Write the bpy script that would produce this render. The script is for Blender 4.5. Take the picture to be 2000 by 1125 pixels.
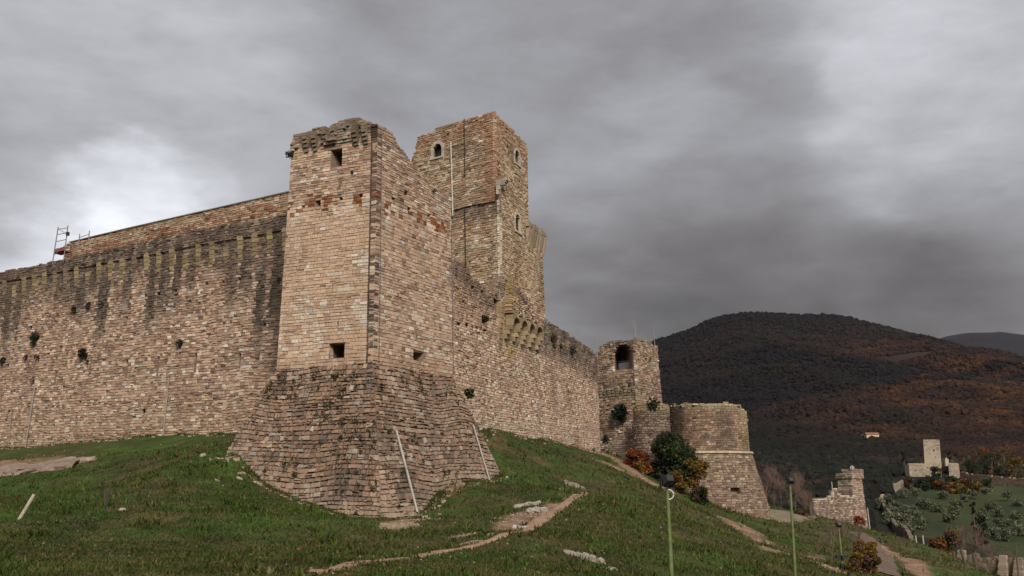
import bpy, bmesh, math, random
import numpy as np
from mathutils import Vector

for o in list(bpy.data.objects):
    bpy.data.objects.remove(o)
SC = bpy.context.scene
COL = SC.collection
R = math.radians

# ------------------------------------------------------------------ camera
F = 1944.0                       # focal length in photo pixels (35 mm lens)
PITCH = math.atan(367.5 / F)
CS, SN = math.cos(PITCH), math.sin(PITCH)
cam_d = bpy.data.cameras.new('camera')
cam = bpy.data.objects.new('camera', cam_d)
COL.objects.link(cam)
cam_d.lens = 35.0
cam_d.sensor_width = 36.0
cam_d.clip_start = 0.1
cam_d.clip_end = 30000
cam.location = (0, 0, 0)
cam.rotation_euler = (math.pi / 2 + PITCH, 0, 0)
SC.camera = cam

def ray(px, py):
    a = (px - 1000.0) / F
    b = (562.5 - py) / F
    return np.array([a, CS - b * SN, SN + b * CS])

def W(px, py, Y):
    d = ray(px, py)
    return d * (Y / d[1])

# ------------------------------------------------------------------ sky
SC.view_settings.view_transform = 'Standard'
SC.view_settings.look = 'None'
SC.view_settings.exposure = 0.0
SC.view_settings.gamma = 1.0
SC.view_settings.use_curve_mapping = False
SUN_AZ, SUN_EL = R(166), R(36)   # direction towards the sun, azimuth clockwise from +Y
world = bpy.data.worlds.new("World")
SC.world = world
world.use_nodes = True
nt = world.node_tree
nt.nodes.clear()
N = nt.nodes.new
L = nt.links.new
w_out = N('ShaderNodeOutputWorld')
bg = N('ShaderNodeBackground')
bg.inputs['Strength'].default_value = 0.1
L(bg.outputs[0], w_out.inputs[0])
sky = N('ShaderNodeTexSky')
sky.sky_type = 'NISHITA'
sky.sun_disc = False
sky.sun_elevation = SUN_EL
sky.sun_rotation = SUN_AZ
tc = N('ShaderNodeTexCoord')

def vmath(op, a, b=None):
    n = N('ShaderNodeVectorMath'); n.operation = op
    L(a, n.inputs[0])
    if b is not None:
        if isinstance(b, tuple): n.inputs[1].default_value = b
        else: L(b, n.inputs[1])
    return n

def fmath(op, a, b, clamp=False):
    n = N('ShaderNodeMath'); n.operation = op; n.use_clamp = clamp
    for i, s in enumerate((a, b)):
        if s is None: continue
        if isinstance(s, (int, float)): n.inputs[i].default_value = s
        else: L(s, n.inputs[i])
    return n.outputs[0]

def wnoise(vec, scale, detail, rough=0.55, dist=0.0):
    n = N('ShaderNodeTexNoise')
    n.inputs['Scale'].default_value = scale
    n.inputs['Detail'].default_value = detail
    n.inputs['Roughness'].default_value = rough
    n.inputs['Distortion'].default_value = dist
    L(vec, n.inputs['Vector'])
    return n

gen = tc.outputs['Generated']
stretch = vmath('MULTIPLY', gen, (1.0, 1.0, 2.3)).outputs[0]
warpn = wnoise(stretch, 3.2, 7, 0.55)
warp = vmath('SUBTRACT', warpn.outputs['Color'], (0.5, 0.5, 0.5)).outputs[0]
warp = vmath('MULTIPLY', warp, (0.42, 0.42, 0.22)).outputs[0]
wdir = vmath('NORMALIZE', vmath('ADD', gen, warp).outputs[0]).outputs[0]
BLOBS = [(235, 430, 110, .27), (50, 550, 120, .24), (330, 395, 90, .12), (120, 400, 90, .06), (60, 400, 160, .06), (250, 150, 420, .07), (620, 330, 300, .04), (1215, 190, 110, .065), (1300, 230, 160, .03),
         (1480, 200, 220, .045), (1680, 150, 200, .045), (1930, 130, 240, .11), (1780, 70, 200, .04), (1100, 50, 400, -.075), (1330, 620, 230, -.08), (1350, 60, 220, -.035),
         (1700, 585, 300, -.10), (1130, 650, 240, -.045), (1500, 440, 320, -.05), (1850, 480, 240, -.05), (700, 80, 260, -.02), (1950, 590, 200, -.04),
         (1110, 450, 120, .05), (1960, 400, 140, .05), (1740, 320, 200, .02)]
sep = N('ShaderNodeSeparateXYZ'); L(gen, sep.inputs[0])
elev = fmath('MAXIMUM', sep.outputs['Z'], 0.0)
lum = fmath('ADD', fmath('MULTIPLY', elev, 0.17), 0.325)
for (px, py, rad, amp) in BLOBS:
    d = ray(px, py); d = d / np.linalg.norm(d)
    dp = vmath('DOT_PRODUCT', wdir, tuple(float(v) for v in d))
    mr = N('ShaderNodeMapRange'); mr.interpolation_type = 'SMOOTHERSTEP'
    mr.inputs['From Min'].default_value = math.cos(math.atan(rad * 1.6 / F))
    mr.inputs['From Max'].default_value = 1.0
    mr.inputs['To Min'].default_value = 0.0
    mr.inputs['To Max'].default_value = amp
    L(dp.outputs['Value'], mr.inputs['Value'])
    lum = fmath('ADD', lum, mr.outputs[0])
big = wnoise(vmath('MULTIPLY', gen, (1.0, 1.0, 2.6)).outputs[0], 2.6, 9, 0.5, 0.35)
fine = wnoise(vmath('MULTIPLY', gen, (1.0, 1.0, 2.2)).outputs[0], 5.0, 9, 0.5, 0.3)
mod = fmath('ADD', fmath('MULTIPLY', fmath('SUBTRACT', big.outputs[0], 0.5), 0.50), 1.0)
fin2 = wnoise(vmath('MULTIPLY', gen, (1.0, 1.0, 2.8)).outputs[0], 13.0, 8, 0.6, 0.25)
mod3 = fmath('ADD', fmath('MULTIPLY', fmath('SUBTRACT', fin2.outputs[0], 0.5), 0.46), 1.0)
mod2 = fmath('ADD', fmath('MULTIPLY', fmath('SUBTRACT', fine.outputs[0], 0.5), 0.72), 1.0)
lum = fmath('MULTIPLY', fmath('MULTIPLY', fmath('MULTIPLY', lum, mod), mod2), mod3)
lum = fmath('MAXIMUM', lum, 0.06)
ramp = N('ShaderNodeValToRGB')
cr = ramp.color_ramp
cr.elements[0].position = 0.0; cr.elements[0].color = (0.0, 0.0, 0.0, 1)
cr.elements[1].position = 1.0; cr.elements[1].color = (1.0, 1.02, 1.08, 1)
for p, c in ((0.09, (.096, .089, .088)), (0.2, (.208, .197, .199)), (0.36, (.352, .353, .376)), (0.7, (.69, .70, .75))):
    e = cr.elements.new(p); e.color = (*c, 1)
L(lum, ramp.inputs[0])
cl = vmath('MULTIPLY', ramp.outputs[0], (10.0, 10.0, 10.0)).outputs[0]
mixw = N('ShaderNodeMix'); mixw.data_type = 'RGBA'
mixw.inputs['Factor'].default_value = 0.97
L(sky.outputs[0], mixw.inputs['A']); L(cl, mixw.inputs['B'])
L(mixw.outputs['Result'], bg.inputs['Color'])

sun_d = bpy.data.lights.new('sun', 'SUN')
sun = bpy.data.objects.new('sun', sun_d); COL.objects.link(sun)
sun_d.energy = 4.6
sun_d.angle = R(20)
sun_d.color = (1.0, 0.90, 0.77)
sdir = Vector((math.sin(SUN_AZ) * math.cos(SUN_EL), math.cos(SUN_AZ) * math.cos(SUN_EL), math.sin(SUN_EL)))
sun.rotation_euler = sdir.to_track_quat('Z', 'Y').to_euler()
sun.location = (-40, -60, 120)

# ------------------------------------------------------------------ numeric noise
def _h(ix, iy, s):
    n = (ix.astype(np.int64) * 374761393 + iy.astype(np.int64) * 668265263 + s * 1442695041) & 0xffffffff
    n = ((n ^ (n >> 13)) * 1274126177) & 0xffffffff
    return ((n ^ (n >> 16)) & 0xffff) / 65535.0

def vn(x, y, s=0):
    x = np.asarray(x, float); y = np.asarray(y, float)
    x, y = np.broadcast_arrays(x, y)
    ix = np.floor(x); iy = np.floor(y)
    fx = x - ix; fy = y - iy
    fx = fx * fx * (3 - 2 * fx); fy = fy * fy * (3 - 2 * fy)
    a = _h(ix, iy, s); b = _h(ix + 1, iy, s); c = _h(ix, iy + 1, s); d = _h(ix + 1, iy + 1, s)
    return (a * (1 - fx) + b * fx) * (1 - fy) + (c * (1 - fx) + d * fx) * fy

def fbm(x, y, s=0, o=4):
    t = 0; a = 0.5; k = 1.0
    for i in range(o):
        t = t + a * vn(np.asarray(x) * k, np.asarray(y) * k, s + i * 17)
        a *= 0.5; k *= 2.03
    return t / (1 - 0.5 ** o)

def sstep(a, b, x):
    t = np.clip((np.asarray(x, float) - a) / (b - a), 0, 1)
    return t * t * (3 - 2 * t)

# ------------------------------------------------------------------ materials
def new_mat(name):
    m = bpy.data.materials.new(name); m.use_nodes = True
    t = m.node_tree
    b = t.nodes['Principled BSDF']
    return m, t, b

def attr_mat(name, rough=0.95, nscale=7.0, namp=0.5, bump=0.5, bscale=14.0, bdist=0.03, transl=0.0, spec=0.2, big=0.0):
    """colour from the 'Col' attribute times a fine grain in world space"""
    m, t, b = new_mat(name)
    at = t.nodes.new('ShaderNodeAttribute'); at.attribute_name = 'Col'
    geo = t.nodes.new('ShaderNodeNewGeometry')
    nz = t.nodes.new('ShaderNodeTexNoise'); nz.inputs['Scale'].default_value = nscale
    nz.inputs['Detail'].default_value = 5; nz.inputs['Roughness'].default_value = 0.65
    t.links.new(geo.outputs['Position'], nz.inputs['Vector'])
    mr = t.nodes.new('ShaderNodeMapRange')
    mr.inputs['From Min'].default_value = 0.3; mr.inputs['From Max'].default_value = 0.7
    mr.inputs['To Min'].default_value = 1 - namp; mr.inputs['To Max'].default_value = 1 + namp * 0.6
    t.links.new(nz.outputs[0], mr.inputs['Value'])
    mul = t.nodes.new('ShaderNodeVectorMath'); mul.operation = 'SCALE'
    t.links.new(at.outputs['Color'], mul.inputs[0]); t.links.new(mr.outputs[0], mul.inputs['Scale'])
    src = mul.outputs[0]
    if big > 0:
        n2 = t.nodes.new('ShaderNodeTexNoise'); n2.inputs['Scale'].default_value = 0.45
        n2.inputs['Detail'].default_value = 4
        t.links.new(geo.outputs['Position'], n2.inputs['Vector'])
        m2 = t.nodes.new('ShaderNodeMapRange')
        m2.inputs['From Min'].default_value = 0.35; m2.inputs['From Max'].default_value = 0.65
        m2.inputs['To Min'].default_value = 1 - big; m2.inputs['To Max'].default_value = 1 + big * 0.5
        t.links.new(n2.outputs[0], m2.inputs['Value'])
        s2 = t.nodes.new('ShaderNodeVectorMath'); s2.operation = 'SCALE'
        t.links.new(src, s2.inputs[0]); t.links.new(m2.outputs[0], s2.inputs['Scale'])
        src = s2.outputs[0]
    t.links.new(src, b.inputs['Base Color'])
    b.inputs['Roughness'].default_value = rough
    b.inputs['Specular IOR Level'].default_value = spec
    if bump > 0:
        bn = t.nodes.new('ShaderNodeTexNoise'); bn.inputs['Scale'].default_value = bscale
        bn.inputs['Detail'].default_value = 4
        t.links.new(geo.outputs['Position'], bn.inputs['Vector'])
        bp = t.nodes.new('ShaderNodeBump'); bp.inputs['Strength'].default_value = bump
        bp.inputs['Distance'].default_value = bdist
        t.links.new(bn.outputs[0], bp.inputs['Height'])
        t.links.new(bp.outputs[0], b.inputs['Normal'])
    if transl > 0:
        tr = t.nodes.new('ShaderNodeBsdfTranslucent'); t.links.new(src, tr.inputs[0])
        ms = t.nodes.new('ShaderNodeMixShader'); ms.inputs[0].default_value = transl
        t.links.new(b.outputs[0], ms.inputs[1]); t.links.new(tr.outputs[0], ms.inputs[2])
        t.links.new(ms.outputs[0], t.nodes['Material Output'].inputs[0])
    return m

def flat_mat(name, col, rough=0.6, metal=0.0, nscale=9.0, namp=0.3):
    m, t, b = new_mat(name)
    geo = t.nodes.new('ShaderNodeNewGeometry')
    nz = t.nodes.new('ShaderNodeTexNoise'); nz.inputs['Scale'].default_value = nscale
    nz.inputs['Detail'].default_value = 5
    t.links.new(geo.outputs['Position'], nz.inputs['Vector'])
    rp = t.nodes.new('ShaderNodeValToRGB')
    rp.color_ramp.elements[0].position = 0.3; rp.color_ramp.elements[1].position = 0.7
    rp.color_ramp.elements[0].color = (*[c * (1 - namp) for c in col], 1)
    rp.color_ramp.elements[1].color = (*[min(1, c * (1 + namp * .6)) for c in col], 1)
    t.links.new(nz.outputs[0], rp.inputs[0])
    t.links.new(rp.outputs[0], b.inputs['Base Color'])
    b.inputs['Roughness'].default_value = rough
    b.inputs['Metallic'].default_value = metal
    return m

M_STONE = attr_mat('limestone_masonry', nscale=9.0, namp=0.34, bump=0.6, bscale=18.0, bdist=0.03, big=0.10)
M_GROUND = attr_mat('turf_soil', nscale=1.6, namp=0.45, bump=0.8, bscale=4.0, bdist=0.12, big=0.25)
M_FAR = attr_mat('far_hillside', nscale=0.05, namp=0.4, bump=0.0)
M_ROCK = attr_mat('pale_rock', nscale=3.0, namp=0.35, bump=0.8, bscale=7.0, bdist=0.05)
M_LEAF = attr_mat('leaf', rough=0.8, nscale=3.0, namp=0.3, bump=0.0, transl=0.25)
M_GRASS = attr_mat('grass_blade', rough=0.8, nscale=0.9, namp=0.35, bump=0.0, transl=0.3, big=0.2)
M_WOOD = attr_mat('wood_mass', rough=1.0, nscale=0.25, namp=0.4, bump=0.0)
M_TWIG = flat_mat('bare_twigs', (.13, .080, .065), 0.95)
M_BARK = flat_mat('bark', (.075, .055, .045), 0.95)
M_PIPE = flat_mat('weathered_pipe', (.29, .275, .25), 0.5, 0.3)
M_WHITE = flat_mat('white_painted_metal', (.50, .49, .46), 0.5)
M_DARKM = flat_mat('dark_metal', (.02, .02, .022), 0.5, 0.3)
M_GREENP = flat_mat('green_painted_pole', (.10, .135, .042), 0.55, 0.0, 5.0, 0.3)
M_GALV = flat_mat('galvanised_steel', (.22, .20, .20), 0.45, 0.6)
M_REDP = flat_mat('red_painted_board', (.18, .035, .04), 0.7)
M_LENS = flat_mat('lamp_glass', (.35, .35, .34), 0.15)
M_STAKE = flat_mat('bleached_wood', (.36, .32, .26), 0.9, 0.0, 14.0, 0.35)
M_GREY = flat_mat('grey_boarding', (.13, .13, .145), 0.8, 0.0, 6.0, 0.25)
M_VOID = flat_mat('dark_window_glass', (.02, .018, .018), 0.35)
M_ROOF = flat_mat('roof_tiles', (.20, .09, .05), 0.9)

# ------------------------------------------------------------------ object helpers
def link(o, parent=None, loc=None):
    COL.objects.link(o)
    if parent is not None:
        o.parent = parent
    return o

def wloc(o):
    v = Vector(o.location)
    p = o.parent
    while p is not None:
        v += Vector(p.location); p = p.parent
    return v

def raw_mesh(name, verts, faces, col=None, smooth=False):
    """verts (n,3), faces: (m,k) array or list of arrays; col (n,3)"""
    me = bpy.data.meshes.new(name)
    verts = np.asarray(verts, np.float32)
    if not isinstance(faces, list):
        faces = [faces]
    faces = [np.asarray(f, np.int32) for f in faces if len(f)]
    me.vertices.add(len(verts)); me.vertices.foreach_set('co', verts.ravel())
    tot = sum(f.size for f in faces); npoly = sum(len(f) for f in faces)
    me.loops.add(tot); me.polygons.add(npoly)
    me.loops.foreach_set('vertex_index', np.concatenate([f.ravel() for f in faces]))
    sizes = np.concatenate([np.full(len(f), f.shape[1], np.int32) for f in faces])
    starts = np.concatenate([[0], np.cumsum(sizes)[:-1]]).astype(np.int32)
    me.polygons.foreach_set('loop_start', starts)
    me.polygons.foreach_set('use_smooth', np.full(npoly, bool(smooth)))
    if col is not None:
        a = me.attributes.new('Col', 'FLOAT_COLOR', 'POINT')
        c = np.ones((len(verts), 4), np.float32); c[:, :3] = col
        a.data.foreach_set('color', c.ravel())
    me.update(calc_edges=True)
    return me

def mk(name, verts, faces, mat, col=None, parent=None, origin=None, smooth=False):
    """links ONE mesh object; verts are world coordinates, origin is its world location"""
    verts = np.asarray(verts, float)
    base = np.array(wloc(parent)) if parent is not None else np.zeros(3)
    if origin is None:
        origin = base if parent is not None else verts.mean(0)
    origin = np.asarray(origin, float)
    if col is not None:
        col = np.asarray(col, float)
        if col.ndim == 1:
            col = np.tile(col, (len(verts), 1))
    me = raw_mesh(name, verts - origin, faces, col, smooth)
    me.materials.append(mat)
    o = bpy.data.objects.new(name, me)
    link(o, parent)
    o.location = Vector(origin - base)
    return o

def root(name, loc, label, cat, group=None):
    o = bpy.data.objects.new(name, None); COL.objects.link(o)
    o.empty_display_size = 0.5
    o.location = Vector(loc)
    o['label'] = label; o['category'] = cat
    if group: o['group'] = group
    return o

def tag(o, label=None, cat=None, group=None, kind=None):
    if label: o['label'] = label
    if cat: o['category'] = cat
    if group: o['group'] = group
    if kind: o['kind'] = kind
    return o

class MB:
    """collects simple shapes (world coordinates) into one mesh"""
    def __init__(s):
        s.v = []; s.f4 = []; s.f3 = []; s.c = []; s.n = 0
    def add(s, v, f, c=(.5, .5, .5)):
        v = np.asarray(v, float); f = np.asarray(f, int)
        s.v.append(v); (s.f4 if f.shape[1] == 4 else s.f3).append(f + s.n)
        c = np.asarray(c, float)
        s.c.append(np.tile(c, (len(v), 1)) if c.ndim == 1 else c)
        s.n += len(v)
    def hexa(s, p, c=(.5, .5, .5)):
        s.add(p, [[0, 3, 2, 1], [4, 5, 6, 7], [0, 1, 5, 4], [1, 2, 6, 5], [2, 3, 7, 6], [3, 0, 4, 7]], c)
    def box(s, lo, hi, c=(.5, .5, .5), ax=None, o=(0, 0, 0)):
        p = np.array([[x, y, z] for z in (lo[2], hi[2]) for (x, y) in ((lo[0], lo[1]), (hi[0], lo[1]), (hi[0], hi[1]), (lo[0], hi[1]))], float)
        if ax is not None:
            A = np.asarray(ax, float)
            p = p @ A
        s.hexa(p + np.asarray(o, float), c)
    def tube(s, pts, r, c=(.5, .5, .5), k=6, cap=True):
        pts = np.asarray(pts, float)
        rr = np.full(len(pts), r, float) if np.ndim(r) == 0 else np.asarray(r, float)
        t = np.gradient(pts, axis=0); t /= np.linalg.norm(t, axis=1)[:, None] + 1e-9
        up = np.array([0, 0, 1.0]) if abs(t[0][2]) < 0.9 else np.array([1.0, 0, 0])
        vs = []
        for i, p in enumerate(pts):
            a = np.cross(t[i], up); a /= np.linalg.norm(a) + 1e-9
            b = np.cross(t[i], a)
            an = np.linspace(0, 2 * np.pi, k, endpoint=False)
            vs.append(p + rr[i] * (np.cos(an)[:, None] * a + np.sin(an)[:, None] * b))
        v = np.concatenate(vs)
        f = []
        for i in range(len(pts) - 1):
            for j in range(k):
                f.append([i * k + j, i * k + (j + 1) % k, (i + 1) * k + (j + 1) % k, (i + 1) * k + j])
        s.add(v, f, c)
        if cap:
            n0 = len(v)
            vv = np.vstack([vs[0], pts[0], vs[-1], pts[-1]])
            ff = [[(j + 1) % k, j, k] for j in range(k)] + [[k + 1 + j, k + 1 + (j + 1) % k, 2 * k + 1] for j in range(k)]
            s.add(vv, ff, c)
    def build(s, name, mat, parent=None, origin=None, smooth=False):
        v = np.concatenate(s.v); c = np.concatenate(s.c)
        fs = []
        if s.f4: fs.append(np.concatenate(s.f4))
        if s.f3: fs.append(np.concatenate(s.f3))
        return mk(name, v, fs, mat, c, parent, origin, smooth)

# ------------------------------------------------------------------ plan of the castle (planes)
class Face:
    """battered wall plane: P0 + d*u + n*(k*(z0-z)+out); hips let the ends grow with the batter"""
    def __init__(s, P0, ang, Lg, k=0.0, z0=0.0, nflip=False, hips=(1, 1), d=None, rnd=0.0):
        s.P = np.array(P0, float)
        s.d = np.array([math.sin(R(ang)), math.cos(R(ang))]) if d is None else np.array(d, float)
        n = np.array([s.d[1], -s.d[0]])
        if nflip: n = -n
        s.n = n; s.L = Lg; s.k = k; s.z0 = z0; s.hips = hips; s.rnd = rnd
        s.sgn = 1 if (s.d[1] * n[0] - s.d[0] * n[1]) > 0 else -1
    def off(s, z): return s.k * (s.z0 - np.asarray(z, float))
    def u0(s, z): return -s.off(z) * s.hips[0]
    def u1(s, z): return s.L + s.off(z) * s.hips[1]
    def pt(s, u, z, out):
        u = np.asarray(u, float); z = np.asarray(z, float)
        o = s.off(z) + out
        if s.rnd > 0:          # rounded hip at u0
            r = np.maximum(s.rnd * (s.z0 - z), 0.01)
            p = u - s.u0(z)
            phi = np.clip(1 - p / r, 0, 1) * (math.pi / 4)
            inn = p < r
            o = np.where(inn, o - (r - r * np.cos(phi)), o)
            u = np.where(inn, s.u0(z) + r - r * np.sin(phi), u)
        x = s.P[0] + s.d[0] * u + s.n[0] * o
        y = s.P[1] + s.d[1] * u + s.n[1] * o
        return np.stack([x, y, z + 0 * x], -1)
    def uz(s, px, py, out=0.0):
        r = ray(px, py)
        t = (s.n @ s.P + s.k * s.z0 + out) / (s.n @ r[:2] + s.k * r[2])
        q = r * t
        return float(s.d @ (q[:2] - s.P)), float(q[2])
    def hit(s, px, py, out=0.0):
        r = ray(px, py)
        return r * ((s.n @ s.P + s.k * s.z0 + out) / (s.n @ r[:2] + s.k * r[2]))

class Drum:
    """round tower: u runs round the circle from angle a0"""
    def __init__(s, C, rad, a0, a1, k=0.0, z0=0.0):
        s.C = np.array(C, float); s.r = rad; s.a0 = R(a0); s.L = (R(a1) - R(a0)) * rad; s.k = k; s.z0 = z0
        s.sgn = 1
    def off(s, z): return s.k * (s.z0 - np.asarray(z, float))
    def u0(s, z): return 0.0 * np.asarray(z, float)
    def u1(s, z): return s.L + 0.0 * np.asarray(z, float)
    def pt(s, u, z, out):
        a = s.a0 + np.asarray(u, float) / s.r
        q = s.r + s.off(z) + out
        return np.stack([s.C[0] + np.cos(a) * q, s.C[1] + np.sin(a) * q, np.asarray(z, float) + 0 * a], -1)

TC = np.array([-8.42, 60.0])                      # plan corner of the corner tower
T_TOP = 6.7                                       # top of its battered base
aL, aR = -63.7, 26.7
dL = np.array([math.sin(R(aL)), math.cos(R(aL))]); dR = np.array([math.sin(R(aR)), math.cos(R(aR))])
dR = np.array([-dL[1] * -1, dL[0] * -1]) if False else np.array([dL[1], -dL[0]])
TL, TR = 7.3, 9.81
f_TL = Face(TC, 0, TL, .017, T_TOP, nflip=True, d=dL)
f_TR = Face(TC, 0, TR, .017, T_TOP, d=dR)
f_TSL = Face(TC + dL * TL, 0, TR, .017, T_TOP, nflip=True, d=dR)
f_TSR = Face(TC + dR * TR, 0, TL, .017, T_TOP, d=dL)
g_TL = Face(TC, 0, TL, .38, T_TOP, nflip=True, d=dL, rnd=.24)
g_TR = Face(TC, 0, TR, .38, T_TOP, d=dR, rnd=.24)
g_TSL = Face(TC + dL * TL, 0, TR, .38, T_TOP, nflip=True, d=dR)
g_TSR = Face(TC + dR * TR, 0, TL, .38, T_TOP, d=dL)
for f in (f_TSL, g_TSL):
    f.n = dL.copy(); f.sgn = 1 if (f.d[1] * f.n[0] - f.d[0] * f.n[1]) > 0 else -1
for f in (f_TSR, g_TSR):
    f.n = dR.copy(); f.sgn = 1 if (f.d[1] * f.n[0] - f.d[0] * f.n[1]) > 0 else -1
aLW = -56.8
f_LW = Face((-11.9, 68.6), aLW, 50.0, .02, 3.0, nflip=True, hips=(0, 0))
f_RW = Face((-5.5, 69.0), 21.0, 41.6, .012, 3.0, hips=(0, 0))

# ------------------------------------------------------------------ terrain
class TPS:
    def __init__(s, pts, sc):
        p = np.asarray(pts, float); s.xy = p[:, :2] / sc; s.sc = sc
        n = len(p)
        d = np.linalg.norm(s.xy[:, None] - s.xy[None], axis=-1)
        K = np.where(d > 0, d * d * np.log(d + 1e-12), 0) + np.eye(n) * 2e-4
        P = np.hstack([np.ones((n, 1)), s.xy])
        A = np.block([[K, P], [P.T, np.zeros((3, 3))]])
        s.w = np.linalg.solve(A, np.concatenate([p[:, 2], np.zeros(3)]))
    def __call__(s, x, y):
        x = np.asarray(x, float) / s.sc; y = np.asarray(y, float) / s.sc
        sh = x.shape; x = x.ravel(); y = y.ravel()
        out = np.empty(len(x))
        for i in range(0, len(x), 20000):
            q = np.stack([x[i:i + 20000], y[i:i + 20000]], -1)
            d = np.linalg.norm(q[:, None] - s.xy[None], axis=-1)
            out[i:i + 20000] = np.where(d > 0, d * d * np.log(d + 1e-12), 0) @ s.w[:-3] + s.w[-3] + q @ s.w[-2:]
        return out.reshape(sh)

near = [(-30, -30, -1.9), (0, -30, -1.7), (30, -30, -2.6), (0, 0, -1.62), (-12, 0, -1.62), (12, 0, -2.2), (28, 0, -4.5), (-35, 10, -1.6)]
for q in ((0, 1125, 17), (500, 1125, 17), (750, 1125, 18), (1000, 1125, 20), (1180, 1125, 25), (1310, 1125, 32), (1420, 1125, 37), (1600, 1115, 48), (1700, 1125, 60),
          (1310, 1040, 49), (1310, 985, 74), (1300, 958, 96), (1200, 1060, 38), (1200, 980, 60), (1200, 920, 84),
          (1000, 1050, 35), (1000, 960, 62), (1000, 900, 75), (1100, 1000, 50), (1100, 900, 84),
          (0, 1000, 45), (0, 930, 70), (250, 940, 62), (250, 1020, 38), (450, 1000, 42), (450, 940, 55), (600, 1040, 38), (750, 1080, 33), (880, 1060, 36),
          (1400, 990, 106), (1500, 1022, 110), (1380, 1010, 88), (1450, 1060, 65), (1550, 1060, 75), (1620, 1040, 100), (1560, 1008, 126), (1600, 1020, 128),
          (1700, 1040, 150), (1850, 1080, 110), (1940, 1125, 75), (1780, 1100, 84), (1700, 1075, 100), (1640, 1016, 165), (1600, 1010, 160), (1760, 1050, 140)):
    near.append(tuple(W(*q)))
for q in ((2000, 1175, 72), (1905, 1108, 92), (1965, 1150, 88), (2010, 1180, 110), (1940, 1135, 100)): near.append(tuple(W(*q)))
for (px, py) in ((490, 845), (322, 851), (180, 862), (60, 874), (0, 876)):
    near.append(tuple(f_LW.hit(px, py)))
for (px, py) in ((945, 836), (1000, 846), (1060, 858), (1120, 870), (1172, 884)):
    near.append(tuple(f_RW.hit(px, py)))
for (px, py) in ((455, 888), (520, 945), (600, 985), (690, 1018)):
    near.append(tuple(g_TL.hit(px, py)))
for (px, py) in ((822, 1000), (865, 955), (955, 938), (983, 918)):
    near.append(tuple(g_TR.hit(px, py)))
near.append(tuple(W(755, 1038, 56.4)))
near += [tuple(W(1215, 895, 110)), tuple(W(1265, 925, 106)), (0, 100, 3.2), (-20, 90, 4), (-50, 110, 3.5), (10, 125, 2.5), (-80, 120, 3), (-80, 60, .5), (-70, 20, -1.5),
         (30, 135, -3.0), (60, 200, -16), (0, 210, -8), (-80, 220, -5), (100, 200, -32), (140, 120, -34), (110, 60, -26), (70, 20, -14), (95, 150, -24), (-150, 120, 0), (-150, 0, -4), (-150, -80, -6), (0, -100, -8), (120, -60, -22), (160, 60, -36), (50, -20, -8)]
tps_n = TPS(near, 50.0)
far = [(0, 210, -8), (-80, 220, -5), (60, 240, -30), (100, 220, -36), (-150, 120, 0), (160, 60, -36), (250, 150, -60), (-300, 300, -20), (-400, 0, -20), (400, 0, -70),
       (0, -300, -30), (300, -200, -60), (-300, -200, -30)]
for q in ((1500, 1010, 300), (1300, 1005, 330), (1600, 985, 380), (1750, 1000, 420), (1850, 1060, 330), (2000, 1070, 290), (1850, 960, 520), (2000, 960, 500), (1780, 942, 590),
          (1900, 938, 600), (2000, 938, 600), (2200, 950, 600), (2300, 1060, 330), (1650, 955, 520), (1500, 950, 600), (1300, 950, 600), (1000, 960, 600), (500, 950, 700), (0, 940, 800),
          (1600, 905, 900), (1900, 912, 900), (2200, 912, 900), (1300, 905, 900), (900, 925, 900), (0, 930, 1200)):
    far.append(tuple(W(*q)))
tps_f = TPS(far, 300.0)

def H(x, y):
    x = np.asarray(x, float); y = np.asarray(y, float)
    rr = np.sqrt((x - 10) ** 2 + (y - 60) ** 2)
    w = sstep(120, 190, rr)
    hn = tps_n(x, y) + (fbm(x * .35, y * .35, 3) - .5) * .34 + (fbm(x * 1.3, y * 1.3, 9, 2) - .5) * .03 * (1 - sstep(60, 110, rr))
    xf = np.clip(x, -900, 900); yf = np.clip(y, -300, 1000)
    hf = tps_f(xf, yf) + (fbm(x * .02, y * .02, 5) - .5) * 6 * sstep(200, 400, rr)
    big_r = np.sqrt(x * x + y * y)
    hf = hf * (1 - sstep(1200, 3000, big_r)) + (-25) * sstep(1200, 3000, big_r)
    return hn * (1 - w) + hf * w

def Hs(x, y): return float(H(np.array([x]), np.array([y]))[0])

def ghit(px, py, y0=8.0, y1=260.0, n=500):
    r = ray(px, py)
    Y = np.geomspace(y0, y1, n)
    q = r[None] / r[1] * Y[:, None]
    g = H(q[:, 0], q[:, 1])
    idx = np.nonzero(q[:, 2] < g)[0]
    if len(idx) == 0:
        return np.array([q[-1][0], q[-1][1], g[-1]])
    i = max(idx[0], 1)
    a = q[i - 1][2] - g[i - 1]; b = g[i] - q[i][2]
    t = a / (a + b + 1e-9)
    Yh = Y[i - 1] + (Y[i] - Y[i - 1]) * t
    p = r / r[1] * Yh
    return np.array([p[0], p[1], Hs(p[0], p[1])])

def spaced(lo, hi, a, b, fine, grow):
    mid = list(np.arange(a, b + 1e-6, fine))
    up = [b]; st = fine
    while up[-1] < hi:
        st *= grow; up.append(up[-1] + st)
    dn = [a]; st = fine
    while dn[-1] > lo:
        st *= grow; dn.append(dn[-1] - st)
    return np.array(dn[::-1][:-1] + mid + up[1:])

def seg_mask(x, y, segs):
    m = np.zeros(np.shape(x))
    for (A, B, rad, s) in segs:
        A = np.asarray(A[:2]); B = np.asarray(B[:2]); v = B - A; l2 = max(v @ v, 1e-6)
        t = np.clip(((x - A[0]) * v[0] + (y - A[1]) * v[1]) / l2, 0, 1)
        d = np.hypot(x - A[0] - t * v[0], y - A[1] - t * v[1])
        m = np.maximum(m, s * np.clip(1.35 - d / rad, 0, 1))
    return m

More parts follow.
